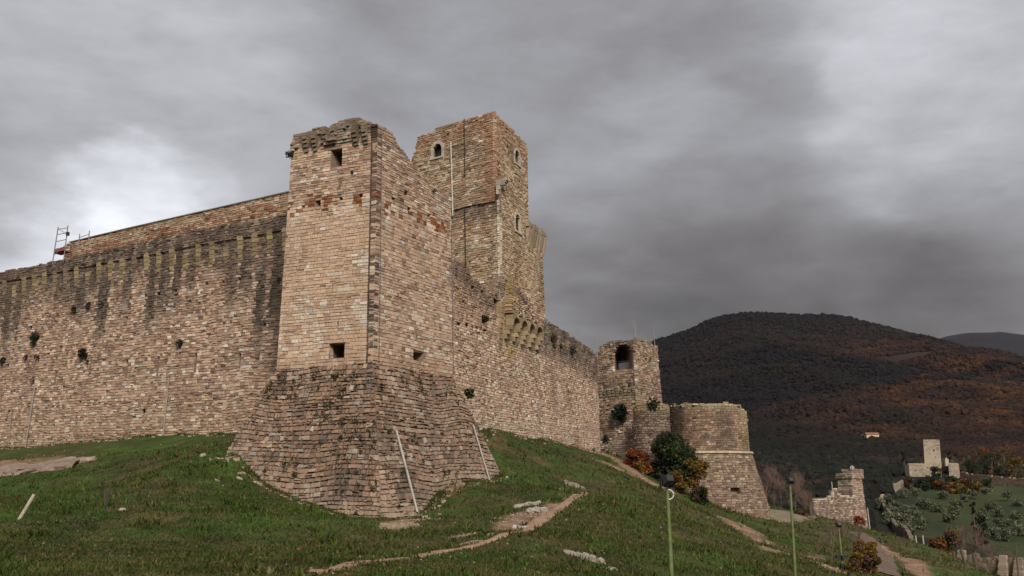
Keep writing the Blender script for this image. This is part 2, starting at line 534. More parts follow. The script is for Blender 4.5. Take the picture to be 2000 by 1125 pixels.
G = ghit
SOIL = [(G(1125, 872), G(1180, 886), 1.6, .9), (G(1180, 886), G(1240, 925), 2.0, .9), (G(1240, 925), G(1300, 956), 1.6, .8), (G(1180, 905), G(1275, 945), 1.2, .8),
        (G(1425, 1015), G(1455, 1035), 1.7, .9), (G(1455, 1035), G(1492, 1060), 1.2, .8), (G(1500, 1075), G(1600, 1085), 0.9, .6),
        (G(1600, 1100), G(1640, 1118), 0.9, .7), (G(1745, 1085), G(1800, 1122), 1.2, .9), (G(1720, 1065), G(1745, 1085), 1.0, .7),
        (G(1000, 1020), G(1085, 985), .7, .9), (G(985, 1035), G(1020, 1000), .6, .9), (G(1100, 958), G(1150, 965), .5, .8), (G(900, 1048), G(960, 1040), .5, .8),
        (G(760, 1030), G(850, 1012), .6, .7), (G(822, 1003), G(880, 955), .35, 1.0), (G(880, 955), G(950, 940), .3, .9),
        (G(1505, 1012), G(1560, 1008), 2.6, .9), (G(0, 905), G(80, 900), 2.0, .6)]

def earth(x, y):
    return seg_mask(x, y, SOIL)

def ground_color(x, y):
    n1 = fbm(x * .22, y * .22, 21); n2 = fbm(x * .9, y * .9, 22); n3 = fbm(x * .06, y * .06, 23)
    g = np.array([.038, .064, .010]); dk = np.array([.024, .039, .008]); br = np.array([.072, .056, .024]); so = np.array([.21, .132, .088])
    c = g + (dk - g) * sstep(.4, .7, n1)[..., None]
    bm = sstep(.44, .62, .6 * n2 + .4 * n1 + .05 * sstep(0, 15, x))[..., None] * .85
    c = c + (br - c) * bm
    e = earth(x, y)
    e = sstep(.35, .62, e * (.55 + .8 * n2))[..., None]
    c = c + (so * (.75 + .5 * n2[..., None]) - c) * e
    fw = sstep(150, 210, np.hypot(x - 10, y - 60))[..., None]
    grove = (sstep(110, 150, x) * (1 - sstep(590, 640, y)) * sstep(0, 60, x - .36 * y + 20))[..., None]
    fc = np.array([.009, .008, .006]) * (1 - grove) + np.array([.024, .040, .009]) * grove * (.45 + 1.1 * fbm(x * .035, y * .035, 24)[..., None]) + np.array([.030, .018, .008]) * grove * sstep(.5, .7, fbm(x * .05, y * .05, 25))[..., None]
    return c * (1 - fw) + fc * fw

gx = spaced(-6000, 7000, -56, 64, .5, 1.08)
gy = spaced(-2500, 9000, 12, 122, .5, 1.08)
X, Y = np.meshgrid(gx, gy)
Z = H(X, Y)
nx, ny = len(gx), len(gy)
idx = np.arange(nx * ny).reshape(ny, nx)
quads = np.stack([idx[:-1, :-1], idx[:-1, 1:], idx[1:, 1:], idx[1:, :-1]], -1).reshape(-1, 4)
gnd = mk('ground', np.stack([X, Y, Z], -1).reshape(-1, 3), quads, M_GROUND, ground_color(X, Y).reshape(-1, 3), None, (0, 0, 0), True)
tag(gnd, kind='structure', label='grassy hillside that falls away to the wooded valley')

# ---- mountains
def mountain(name, crest, Yc, Y0, x0, x1, step, zb, seed, label, colf, sharp=1.15):
    cx = np.array([W(px, py, Yc)[0] for px, py in crest]); cz = np.array([W(px, py, Yc)[2] for px, py in crest])
    xs = np.arange(x0, x1, step); ys = np.arange(Y0, Yc + 1600, step)
    XX, YY = np.meshgrid(xs, ys)
    zc = np.interp(XX * Yc / np.maximum(YY, Yc * .55) * 1.0, cx, cz)
    zc = np.interp(XX + (Yc - YY) * .12, cx, cz)
    t = np.clip((YY - Y0) / (Yc - Y0), 0, 1)
    prof = np.where(YY <= Yc, t ** sharp * (1 - .12 * np.sin(t * math.pi)), 1 - .6 * ((YY - Yc) / 1600) ** 1.5)
    env = np.sin(np.clip(t, 0, 1) * math.pi)
    rel = (fbm(XX * .0016, YY * .0016, seed, 5) - .5) * 150 * env ** .8
    rel = rel + 32 * (.35 - np.abs(fbm(XX * .004 + YY * .0012, YY * .0012, seed + 8, 3) - .5) * 4) * env ** 2
    ZZ = zb + (zc - zb) * prof + rel + (fbm(XX * .012, YY * .012, seed + 4, 3) - .5) * 10
    i = np.arange(XX.size).reshape(XX.shape)
    q = np.stack([i[:-1, :-1], i[:-1, 1:], i[1:, 1:], i[1:, :-1]], -1).reshape(-1, 4)
    o = mk(name, np.stack([XX, YY, ZZ], -1).reshape(-1, 3), q, M_FAR, colf(XX, YY).reshape(-1, 3), None, (0, Yc, 0), True)
    tag(o, label=label, kind='structure')
    def zf(x, y):
        fx = np.clip((x - xs[0]) / step, 0, len(xs) - 1.001); fy = np.clip((y - ys[0]) / step, 0, len(ys) - 1.001)
        a = fx.astype(int); b = fy.astype(int); u = fx - a; v = fy - b
        return (ZZ[b, a] * (1 - u) + ZZ[b, a + 1] * u) * (1 - v) + (ZZ[b + 1, a] * (1 - u) + ZZ[b + 1, a + 1] * u) * v
    return zf

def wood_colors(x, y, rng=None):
    """autumn wood, cloud shadow put into its colours: dark evergreen low left, russet oak to the right, bare dark wood on top"""
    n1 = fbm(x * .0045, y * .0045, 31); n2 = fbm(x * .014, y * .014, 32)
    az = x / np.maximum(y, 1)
    dark = np.array([.0046, .0040, .0056]); green = np.array([.0060, .0066, .0044]); rust = np.array([.024, .0108, .0070]); oran = np.array([.054, .0235, .0078]); brown = np.array([.0095, .0062, .0064])  # base tones kept very dark, with the cloud shadow painted in
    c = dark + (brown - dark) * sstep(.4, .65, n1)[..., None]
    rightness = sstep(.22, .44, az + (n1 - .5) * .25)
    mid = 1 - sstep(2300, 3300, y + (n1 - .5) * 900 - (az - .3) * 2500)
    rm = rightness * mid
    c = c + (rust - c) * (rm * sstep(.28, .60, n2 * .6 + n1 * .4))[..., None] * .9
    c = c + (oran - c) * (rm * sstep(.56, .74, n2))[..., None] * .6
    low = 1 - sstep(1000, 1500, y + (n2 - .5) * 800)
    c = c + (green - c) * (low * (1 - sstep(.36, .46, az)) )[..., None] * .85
    c = c * (.62 + .38 * sstep(.12, .32, az + (n1 - .5) * .12))[..., None]  # darkens further towards the left
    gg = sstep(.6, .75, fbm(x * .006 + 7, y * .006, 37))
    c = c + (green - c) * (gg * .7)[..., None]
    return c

crest1 = [(-1500, 905), (-600, 880), (200, 850), (800, 800), (1050, 745), (1200, 692), (1290, 662), (1345, 645), (1390, 622), (1430, 613), (1500, 612), (1560, 615), (1620, 616), (1670, 625), (1700, 633),
          (1760, 648), (1830, 663), (1880, 678), (1950, 697), (2020, 712), (2200, 760), (2500, 800), (3200, 860)]
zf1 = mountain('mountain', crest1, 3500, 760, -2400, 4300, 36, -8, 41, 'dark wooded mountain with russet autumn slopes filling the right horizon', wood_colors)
crest2 = [(1300, 800), (1700, 690), (1800, 672), (1850, 656), (1890, 648), (1960, 647), (2010, 652), (2150, 640), (2400, 700), (3000, 800)]
zf2 = mountain('mountain', crest2, 6200, 4200, 1200, 7500, 70, 100, 55, 'bluish mountain partly seen behind the wooded slope at the right edge',
               lambda x, y: np.ones(x.shape + (1,)) * np.array([.012, .012, .017]))

# ------------------------------------------------------------------ masonry
PAL = {
    'pale': ([(.53, .39, .28), (.49, .345, .25), (.43, .285, .205), (.37, .25, .185), (.60, .53, .45), (.54, .49, .43), (.45, .33, .22)], [.25, .27, .21, .10, .08, .06, .03]),
    'mixed': ([(.45, .33, .24), (.40, .275, .20), (.33, .22, .165), (.27, .185, .145), (.54, .47, .39), (.47, .42, .36), (.27, .155, .115)], [.20, .25, .22, .15, .07, .05, .06]),
    'warm': ([(.38, .245, .165), (.33, .21, .145), (.28, .18, .13), (.22, .15, .11), (.44, .35, .27), (.42, .38, .33)], [.24, .26, .2, .14, .10, .06]),
    'keep': ([(.45, .34, .225), (.40, .29, .19), (.34, .245, .16), (.28, .19, .13), (.50, .44, .34), (.37, .21, .15)], [.22, .25, .2, .13, .12, .08]),
    'dim': ([(.30, .23, .175), (.25, .185, .145), (.21, .15, .125), (.17, .12, .10), (.36, .30, .225)], [.24, .26, .22, .18, .10]),
}
_PK = {k: ([tuple(np.array(c) * (1 - .03) + .03 * np.mean(c) * np.array([1.02, 1.0, .96])) for c in v[0]], v[1]) for k, v in PAL.items()}
PAL = _PK
MORTAR = np.array([.20, .15, .112])
LICH_SHADE = np.array([.050, .040, .034])  # dark lichen tone, also used to paint shade on the bastion
OCHRE = np.array([.36, .25, .085])

def pal_cols(n, name, rng, jit=.13):
    cs, ps = PAL[name]; cs = np.array(cs)
    c = cs[rng.choice(len(cs), n, p=np.array(ps) / sum(ps))]
    return c * (1 + rng.normal(0, jit, (n, 1))).clip(.55, 1.45)

def blend(c, t, m):
    m = np.clip(m, 0, 1)[:, None]
    return c * (1 - m) + np.asarray(t) * m

class Op:
    """opening in a face: centre u, width, z range; arch gives a round head"""
    def __init__(s, u, w, z0, z1, arch=False, dep=1.2):
        s.u = u; s.w = w; s.z0 = z0; s.z1 = z1; s.arch = arch; s.dep = dep
    def half(s, z):
        z = np.asarray(z, float)
        h = np.where((z > s.z0) & (z < s.z1), s.w / 2, 0.0)
        if s.arch:
            zc = s.z1 - s.w / 2
            h = np.where((z > zc) & (z < s.z1), np.sqrt(np.maximum((s.w / 2) ** 2 - (z - zc) ** 2, 0)), h)
        return h
    def inside(s, u, z):
        return np.abs(u - s.u) < s.half(z)

def lay(face, zlo, zhi, hr, wr, topf, ops, rng, grow=None, split=.2, thin=None, quoin=None):
    out = []
    z = zlo
    while z < zhi:
        h = rng.uniform(*hr)
        if thin is not None: h *= thin(z)
        zm = z + h / 2
        a, b = float(face.u0(zm)) - .03, float(face.u1(zm)) + .03
        iv = [(a, b)]
        for o in ops:
            hw = float(o.half(zm))
            if hw > 0.02:
                nv = []
                for (p, q) in iv:
                    if o.u + hw <= p or o.u - hw >= q: nv.append((p, q)); continue
                    if o.u - hw - p > .06: nv.append((p, o.u - hw))
                    if q - o.u - hw > .06: nv.append((o.u + hw, q))
                iv = nv
        for (p, q) in iv:
            u = p
            while u < q - .03:
                w = rng.uniform(*wr)
                if quoin and u == a: w = quoin
                if q - u - w < wr[0] * .6: w = q - u
                if rng.random() < split:
                    t = rng.uniform(.35, .65)
                    out.append((u, u + w, z, z + h * t)); out.append((u, u + w, z + h * t, z + h))
                else:
                    out.append((u, u + w, z, z + h))
                u += w
        z += h
    S = np.array(out)
    um = (S[:, 0] + S[:, 1]) / 2; zm = (S[:, 2] + S[:, 3]) / 2
    keep = zm < topf(um)
    P = face.pt(um, zm, 0)
    g = H(P[:, 0], P[:, 1])
    keep &= S[:, 3] > g - .35
    return S[keep]

def stones(face, S, rng, relief=.04, rough=.5, gap=.014, ch=.022, back=.14, wav=.03, outf=None):
    """(n,12,3) vertices for chamfered stones"""
    n = len(S)
    u0, u1, z0, z1 = S.T
    w = u1 - u0; h = z1 - z0
    wz = lambda u, z: wav * 2 * (vn(u * .33, z * .25, 77) - .5)
    um = (u0 + u1) / 2
    p = rng.normal(0, relief * .45, n) + relief
    p = np.maximum(p, .004)
    if outf is not None: p = np.maximum(p + outf(um, (z0 + z1) / 2), -.012)
    g = gap * rng.uniform(.6, 1.6, n)
    cu = np.minimum(ch * rng.uniform(.6, 1.6, n), w * .25); cz = np.minimum(ch * rng.uniform(.6, 1.4, n), h * .28)
    V = np.empty((n, 12, 3))
    cor = [(0, 0), (1, 0), (1, 1), (0, 1)]
    for i, (a, b) in enumerate(cor):
        ju = rng.normal(0, rough * .022, n); jz = rng.normal(0, rough * .016, n)
        uu = np.where(a, u1 - g * 1.5, u0 + g * 1.5) + ju
        zz = np.where(b, z1 - g, z0 + g) + jz
        zz = zz + wz(uu, zz)
        V[:, i] = face.pt(uu, zz, -back)
        V[:, 4 + i] = face.pt(uu, zz, p - ch * 1.3)
        fu = uu + np.where(a, -cu, cu); fz = zz + np.where(b, -cz, cz)
        V[:, 8 + i] = face.pt(fu, fz, p + rng.normal(0, rough * .016, n))
    return V

QT = np.array([[0, 1, 5, 4], [1, 2, 6, 5], [2, 3, 7, 6], [3, 0, 4, 7], [4, 5, 9, 8], [5, 6, 10, 9], [6, 7, 11, 10], [7, 4, 8, 11], [8, 9, 10, 11]])

def emit_stones(V, C, sgn, parent, nsingle=300, bulk='stone_courses', rng=None, single='stone'):
    """the stones that show largest become objects of their own, the rest one stuff part"""
    n = len(V)
    cen = V.mean(1)
    T = QT if sgn > 0 else QT[:, ::-1]
    rel = cen[:, 1] * 1.0
    dpt = cen[:, 1] * CS + cen[:, 2] * SN
    px = 1000 + F * cen[:, 0] / dpt; py = 562.5 - F * (cen[:, 2] * CS - cen[:, 1] * SN) / dpt
    a = np.linalg.norm(V[:, 9] - V[:, 8], axis=1) * np.linalg.norm(V[:, 11] - V[:, 8], axis=1)
    nrm = np.cross(V[:, 9] - V[:, 8], V[:, 11] - V[:, 8]); nl = np.linalg.norm(nrm, axis=1) + 1e-9
    view = cen / np.linalg.norm(cen, axis=1)[:, None]
    facing = np.abs((nrm / nl[:, None] * view).sum(1))
    g = H(cen[:, 0], cen[:, 1])
    score = a / dpt ** 2 * facing * ((px > 4) & (px < 1996) & (py > 4) & (py < 1120)) * (cen[:, 2] > g + .15)
    order = np.argsort(-score)
    sing = order[:nsingle] if nsingle else order[:0]
    sing = sing[score[sing] > 0] if nsingle else sing
    mask = np.ones(n, bool); mask[sing] = False
    if mask.any():
        v = V[mask]; c = np.repeat(C[mask], 12, 0)
        f = (T[None] + (np.arange(len(v)) * 12)[:, None, None]).reshape(-1, 4)
        o = mk(bulk, v.reshape(-1, 3), f, M_STONE, c, parent)
        o['kind'] = 'stuff'
    for i in sing:
        mk(single, V[i], T, M_STONE, np.repeat(C[i][None], 12, 0), parent, cen[i])

def core(face, zlo, zhi, topf, ops, T=1.5, cu=.35, cz=.35, rec=.045, colr=MORTAR, hips_in=.06, wob=True):
    """solid rubble core behind the stones, with recesses at the openings -> verts, quads"""
    zm0 = (zlo + zhi) / 2
    Lm = float(face.u1(zm0) - face.u0(zm0))
    us = set(np.round(np.linspace(0, 1, max(2, int(Lm / cu) + 1)), 5))
    zs = set(np.round(np.arange(zlo, zhi + 1e-6, cz), 4)); zs.add(round(zhi, 4))
    for o in ops:
        a0 = float(face.u0((o.z0 + o.z1) / 2)); Lz = float(face.u1((o.z0 + o.z1) / 2)) - a0
        for q in ((-1, -.75, -.4, 0, .4, .75, 1) if o.arch else (-1, 1)):
            us.add(round((o.u + q * o.w / 2 - a0) / Lz, 5))
        zs.add(round(o.z0, 4)); zs.add(round(o.z1, 4))
        if o.arch:
            for q in (0, .4, .7, .9): zs.add(round(o.z1 - o.w / 2 + q * o.w / 2, 4))
    us = sorted(u for u in us if 0 <= u <= 1); zs = sorted(z for z in zs if zlo <= z <= zhi)
    us = np.array([u for i, u in enumerate(us) if i == 0 or u - us[i - 1] > 1e-4]); zs = np.array([z for i, z in enumerate(zs) if i == 0 or z - zs[i - 1] > 1e-3])
    nu, nz = len(us) - 1, len(zs) - 1
    sm = (us[:-1] + us[1:]) / 2; zmid = (zs[:-1] + zs[1:]) / 2
    SS, ZZ = np.meshgrid(sm, zmid)
    UU = face.u0(ZZ) + SS * (face.u1(ZZ) - face.u0(ZZ))
    state = (ZZ < topf(UU)).astype(int)      # 1 solid, 0 empty, 2.. opening
    dep = np.zeros_like(UU)
    for o in ops:
        ins = o.inside(UU, ZZ) & (state > 0)
        state[ins] = 2; dep[ins] = o.dep
    V = []; Q = []
    m0, m1 = getattr(face, 'mit', (0, 0))
    def P(i, j, out):
        z = zs[j]
        a = float(face.u0(z)) + hips_in + m0 * max(-out, 0); b = float(face.u1(z)) - hips_in - m1 * max(-out, 0)
        return face.pt(a + us[i] * (b - a), z, out)
    def quad(p0, p1, p2, p3):
        k = len(V); V.extend([p0, p1, p2, p3]); Q.append([k, k + 1, k + 2, k + 3])
    def lim(i, j):
        if i < 0 or j < 0 or i >= nu or j >= nz: return T if not (j < 0) else None
        if state[j, i] == 0: return T
        if state[j, i] == 2: return dep[j, i]
        return -1
    for j in range(nz):
        for i in range(nu):
            st = state[j, i]
            if st == 0: continue
            o = -rec if st == 1 else -dep[j, i]
            quad(P(i, j, o), P(i + 1, j, o), P(i + 1, j + 1, o), P(i, j + 1, o))
            quad(P(i, j, -T), P(i, j + 1, -T), P(i + 1, j + 1, -T), P(i + 1, j, -T))
            if st == 1:
                for (di, dj, e) in ((-1, 0, ((i, j), (i, j + 1))), (1, 0, ((i + 1, j), (i + 1, j + 1))), (0, -1, ((i, j), (i + 1, j))), (0, 1, ((i, j + 1), (i + 1, j + 1)))):
                    l = lim(i + di, j + dj)
                    if l is None or l < 0: continue
                    quad(P(*e[0], -rec), P(*e[1], -rec), P(*e[1], -l), P(*e[0], -l))
    return np.array(V), np.array(Q)

def add_core(parent, cores, name='rubble_core', col=MORTAR, cols=None):
    b = MB()
    for k, (v, q) in enumerate(cores): b.add(v, q, col if cols is None else cols[k])
    o = b.build(name, M_STONE, parent)
    return o

flat = lambda zt: (lambda u: np.full(np.shape(u), float(zt)))
def prof(pts, rag=.12, seed=0, step=.35):
    pts = sorted(pts)
    xs = [p[0] for p in pts]; zs = [p[1] for p in pts]
    def f(u):
        u = np.asarray(u, float)
        return np.interp(u, xs, zs) + rag * 2 * (vn(u / step, 0.5, 500 + seed) - .5)
    return f

def plant(name, pos, size, label, n=60, pal='green', cat='plant', group=None, hang=0.4, seed=0, parent_ok=True):
    """tuft growing out of masonry: short stems with many small leaves"""
    rng = np.random.default_rng(seed + 1000)
    pos = np.asarray(pos, float)
    rt = root(name, pos, label, cat, group)
    d = rng.normal(0, 1, (n, 3)); d /= np.linalg.norm(d, axis=1)[:, None]
    c = pos + d * (rng.random((n, 1)) ** .5) * size * np.array([1, .7, 1.0]) - np.array([0, .25 * size, hang * size * .3])
    col = leafcols(n, pal, rng)
    leaves(c, size * .28, col, rng, 'foliage', rt)
    mb = MB()
    for i in range(5):
        mb.tube([pos, pos + d[i] * size * .5 + np.array([0, 0, -.1 * size]), pos + d[i] * size * .9], size * .03, (.06, .045, .03), 4, False)
    mb.build('stem', M_BARK, rt)
    return rt

LPAL = {
    'green': [(.030, .042, .014), (.022, .034, .012), (.045, .055, .02)],
    'grass': [(.045, .085, .016), (.035, .065, .014), (.07, .085, .025)],
    'dry': [(.055, .045, .025), (.04, .035, .02), (.035, .045, .018)],
    'dark': [(.012, .018, .009), (.016, .024, .011), (.022, .026, .012)],
    'orange': [(.19, .055, .014), (.15, .040, .012), (.22, .085, .018), (.10, .035, .014)],
    'yellow': [(.19, .105, .014), (.12, .08, .018), (.06, .055, .015), (.16, .075, .013)],
    'olive': [(.105, .118, .070), (.075, .088, .048), (.14, .15, .10)],
    'brown': [(.09, .055, .04), (.07, .045, .035), (.11, .06, .035)],
    'red': [(.20, .038, .018), (.15, .032, .014)],
    'cypress': [(.014, .020, .011), (.018, .026, .013)],
}
def leafcols(n, pal, rng):
    c = np.array(LPAL[pal])[rng.integers(0, len(LPAL[pal]), n)]
    return c * rng.uniform(.6, 1.5, (n, 1))

def leaves(c, size, col, rng, name, parent, mat=None, up=.0, asp=.6):
    """small bent leaf quads at the points c"""
    n = len(c)
    a = rng.normal(0, 1, (n, 3)); a /= np.linalg.norm(a, axis=1)[:, None]
    b = np.cross(a, rng.normal(0, 1, (n, 3))); b /= np.linalg.norm(b, axis=1)[:, None] + 1e-9
    s = size * rng.uniform(.6, 1.35, (n, 1))
    V = np.stack([c - a * s, c + b * s * asp, c + a * s, c - b * s * asp], 1)
    f = np.arange(n * 4).reshape(n, 4)
    return mk(name, V.reshape(-1, 3), f, mat or M_LEAF, np.repeat(col, 4, 0), parent)

# ---------------- corner tower
rng = np.random.default_rng(7)
tower = root('corner_tower', (TC[0] - 2, TC[1] + 5, -2.5), 'big square foreground tower with a sloping stone base and broken top', 'tower')
def zt(face, px, py): u, z = face.uz(px, py); return (u, z)
topL = prof([zt(f_TL, *p) for p in ((741, 246), (725, 240), (712, 238), (700, 232), (675, 234), (655, 239), (640, 246), (625, 250), (600, 256), (585, 262), (574, 266))], .14, 1)
topR = prof([zt(f_TR, *p) for p in ((741, 246), (755, 249), (768, 262), (776, 278), (782, 290), (795, 305), (803, 320), (812, 330), (830, 345), (850, 362), (862, 372), (876, 380), (884, 395))], .14, 2)
leftTop = float(topL(np.array([TL]))[0])
opsL = []
def op_px(face, x0, x1, y0, y1, arch=False, dep=1.2):
    ua, za = face.uz((x0 + x1) / 2, y0); _, zb = face.uz((x0 + x1) / 2, y1)
    u0_, _ = face.uz(x0, (y0 + y1) / 2); u1_, _ = face.uz(x1, (y0 + y1) / 2)
    return Op((u0_ + u1_) / 2, abs(u1_ - u0_), min(za, zb), max(za, zb), arch, dep)
opsL = [op_px(f_TL, 643, 673, 671, 699, False, 2.8), op_px(f_TL, 646, 668, 291, 325, False, 2.6), op_px(f_TL, 658, 661, 632, 648, False, .6)]
for (x, y, w) in ((592, 405, 7), (620, 398, 12), (666, 389, 6), (705, 382, 7), (687, 338, 6)):
    opsL.append(op_px(f_TL, x - w / 2, x + w / 2, y - w * .55, y + w * .45, False, .7))
opsR = [op_px(f_TR, 807, 828, 688, 706, False, 2.6), op_px(f_TR, 813, 816, 655, 668, False, .6)]
for (x, y, w) in ((768, 390, 7), (838, 423, 6), (793, 378, 7), (799, 408, 6)):
    opsR.append(op_px(f_TR, x - w / 2, x + w / 2, y - w * .6, y + w * .5, False, .7))

zrubL = f_TL.uz(650, 290)[1]
zrustL = f_TL.uz(650, 396)[1]
def tower_top(face, topf):
    return lambda z: 1.0 if z < zrustL + .3 else .78

def tower_cols(face, S, rng, left):
    um = (S[:, 0] + S[:, 1]) / 2; zm = (S[:, 2] + S[:, 3]) / 2
    c = pal_cols(len(S), 'pale', rng, .09)
    cl_ = fbm(um * .45, zm * .6, 12)
    c = blend(c, np.array([.47, .335, .245]), sstep(.45, .6, cl_) * .7)
    c = blend(c, np.array([.58, .51, .43]), sstep(.42, .3, cl_) * .55)
    c2 = pal_cols(len(S), 'mixed', rng)
    up = zm > zrustL + .2
    c = np.where(up[:, None] & (rng.random(len(S)) < .6)[:, None], c2, c)
    if not left: c = np.where((rng.random(len(S)) < .5)[:, None], c2 * 1.03, c)
    # rust-coloured patched course
    cell = np.floor(um / .62)
    dz = zm - (zrustL - .1 + .35 * (_h(cell, cell * 0 + 3, 5) - .5) + (.25 if left else .0))
    patch = (np.abs(dz) < .20 + .18 * _h(cell, cell * 0 + 8, 5)) & (_h(cell, cell * 0, 91) > .55)
    patch |= (rng.random(len(S)) < .07) & (np.abs(dz) < .7)
    c = np.where(patch[:, None], np.array([.215, .088, .040]) * rng.uniform(.6, 1.4, (len(S), 1)), c)
    # dark wet strip beside the corner
    # weathered head
    zr = zrubL + .5 * (vn(um * .8, 1, 7) - .5)
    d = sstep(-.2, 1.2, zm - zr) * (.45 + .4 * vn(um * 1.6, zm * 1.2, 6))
    c = blend(c, LICH_SHADE * 1.6, d * (1 if left else .55))
    # soot under holes and random stains
    st = sstep(.66, .8, fbm(um * .7, zm * .28, 14)) * .45
    c = blend(c, np.array([.12, .085, .06]), st)
    och = sstep(.74, .84, fbm(um * .9, zm * .9, 19)) * .5
    c = blend(c, OCHRE, och)
    # warm band at the foot
    c = blend(c, np.array([.34, .22, .14]), sstep(7.9, 7.0, zm) * .45)
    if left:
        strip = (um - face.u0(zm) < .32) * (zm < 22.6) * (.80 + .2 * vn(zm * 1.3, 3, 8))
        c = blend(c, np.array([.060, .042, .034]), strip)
    return c

for f in (f_TL, f_TR, g_TL, g_TR, f_TSL, f_TSR, g_TSL, g_TSR): f.mit = (1.0, 1.0)
cores = []; VV = []; CC = []
for face, topf, ops, left in ((f_TL, topL, opsL, True), (f_TR, topR, opsR, False)):
    S = lay(face, T_TOP, 26.5, (.16, .27), (.22, .62), topf, ops, rng, split=.12, thin=lambda z: 1.0 if z < zrustL + .3 else .8, quoin=.52)
    um = (S[:, 0] + S[:, 1]) / 2; zm = (S[:, 2] + S[:, 3]) / 2
    rubz = zm > zrubL + .2
    if left:
        V = stones(face, S, rng, .016, .42, .011, .006, outf=lambda u, z: np.where(z > zrubL, (vn(u * 1.7, z * 1.4, 66) - .45) * .75 * sstep(0, .5, z - zrubL), 0) + .02 * sstep(zrustL, zrustL + 1, z) * (vn(u * 3, z * 4, 68) - .5), back=.45)
    else:
        V = stones(face, S, rng, .018, .46, .011, .007, back=.35, outf=lambda u, z: np.where(z > 22.0, (vn(u * 1.7, z * 1.4, 67) - .45) * .2, 0))
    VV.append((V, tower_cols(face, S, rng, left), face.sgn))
    cores.append(core(face, T_TOP, 26.0, lambda u, t=topf: t(u) - .12, ops, 1.6))
for face, zt_ in ((f_TSL, leftTop), (f_TSR, float(topR(np.array([TR]))[0]))):
    S = lay(face, T_TOP, zt_, (.2, .3), (.35, .8), flat(zt_), [], rng, split=.0)
    VV.append((stones(face, S, rng, .03, .5, back=.2), pal_cols(len(S), 'mixed', rng), face.sgn))
    cores.append(core(face, T_TOP, zt_ - .1, flat(zt_ - .1), [], 1.5, .6, .6))
# roof fill so that the ruined tower is solid
mb = MB()
ang = [TC + dL * 3.1 + dR * 3.1, TC + dL * (TL - 1.2) + dR * 3.1, TC + dL * (TL - 1.2) + dR * (TR - 1.2), TC + dL * 3.1 + dR * (TR - 1.2)]
mb.hexa(np.array([[*p, 6.0] for p in ang] + [[*p, 19.0] for p in ang]), MORTAR)
mb.build('fill', M_STONE, tower)
zb_list = [(g_TL, TL), (g_TR, TR)]
def talus_cols(face, S, rng, right):
    um = (S[:, 0] + S[:, 1]) / 2; zm = (S[:, 2] + S[:, 3]) / 2
    c = pal_cols(len(S), 'warm', rng, .12)
    c2 = pal_cols(len(S), 'mixed', rng, .12)
    c2 = c2 * .6 + c2.mean(0) * .4
    c = c * .75 + c.mean(0) * .25
    m = fbm(um * .4, zm * .4, 24 + right)
    c = np.where((m + rng.normal(0, .08, len(S)) > (.5 if right else .60))[:, None], c2, c)
    c = blend(c, LICH_SHADE * 1.5, sstep(.58, .75, fbm(um * .9, zm * .9, 27)) * .65)
    hip = sstep(1.8, .2, um - face.u0(zm)) * sstep(.45, .65, fbm(um * 1.5, zm * 1.5, 28))
    c = blend(c, LICH_SHADE * 1.2, hip * .5)
    low = sstep(2.0, .2, zm - H(*face.pt(um, zm, 0)[:, :2].T))
    c = blend(c, np.array([.42, .34, .26]), low * .3)
    return c * .70
tal = []
for face, right in ((g_TL, 0), (g_TR, 1)):
    S = lay(face, -5.0, T_TOP, (.17, .33), (.20, .56), flat(99), [], rng, split=.10)
    um = (S[:, 0] + S[:, 1]) / 2; zm = (S[:, 2] + S[:, 3]) / 2
    drop = rng.random(len(S)) < .010 * (zm < 6)
    S = S[~drop]
    V = stones(face, S, rng, .03, 1.25, .020, .024, back=.26, wav=.20, outf=lambda u, z: (fbm(u * .55, z * .55, 71) - .5) * .14)
    tal.append((V, talus_cols(face, S, rng, right), face.sgn))
    cores.append(core(face, -5.5, T_TOP, flat(99), [], 1.8, .45, .45, rec=.085))
for face in (g_TSL, g_TSR):
    S = lay(face, -3.5, T_TOP, (.24, .36), (.35, .8), flat(99), [], rng, split=.0)
    tal.append((stones(face, S, rng, .07, 1.0, .03, .04, back=.22, wav=.06), talus_cols(face, S, rng, 0), face.sgn))
    cores.append(core(face, -5.5, T_TOP, flat(99), [], 1.8, .8, .8, rec=.085))
# ledge block between base and shaft
add_core(tower, cores, cols=[MORTAR] * 4 + [MORTAR * .55] * 4)
allV = np.concatenate([v if s > 0 else v[:, [1, 0, 3, 2, 5, 4, 7, 6, 9, 8, 11, 10]] for v, c, s in tal + VV])
allC = np.concatenate([c for v, c, s in tal + VV])
emit_stones(allV, allC, 1, tower, 300)
# broken bracket stones of the lost battlement
for (px, y0, y1) in ((600, 268, 298), (617, 266, 296), (638, 258, 286), (655, 250, 282), (697, 244, 285), (716, 246, 282)):
    u, za = f_TL.uz(px, y1); _, zb = f_TL.uz(px, y0)
    m = MB(); z = za; k = 0
    while z < zb:
        h = random.Random(int(px + k * 7)).uniform(.2, .3); o1 = .12 + .11 * k
        q = [f_TL.pt(u + s * .16, zz, o) for zz in (z + .01, z + h - .01) for (s, o) in ((-1, -.1), (1, -.1), (1, o1), (-1, o1))]
        m.hexa(q, np.array([.20, .155, .115]) * (.7 + .5 * random.Random(int(px * k + 3)).random())); z += h; k = min(k + 1, 3)
    m.build('corbel', M_STONE, tower)

def rod(name, p0, p1, r, mat, label, cat, group=None, k=6):
    m = MB(); m.tube([p0, (np.asarray(p0) + p1) / 2, p1], r, (.5, .5, .5), k)
    o = m.build(name, mat, None, p0); tag(o, label, cat, group); return o

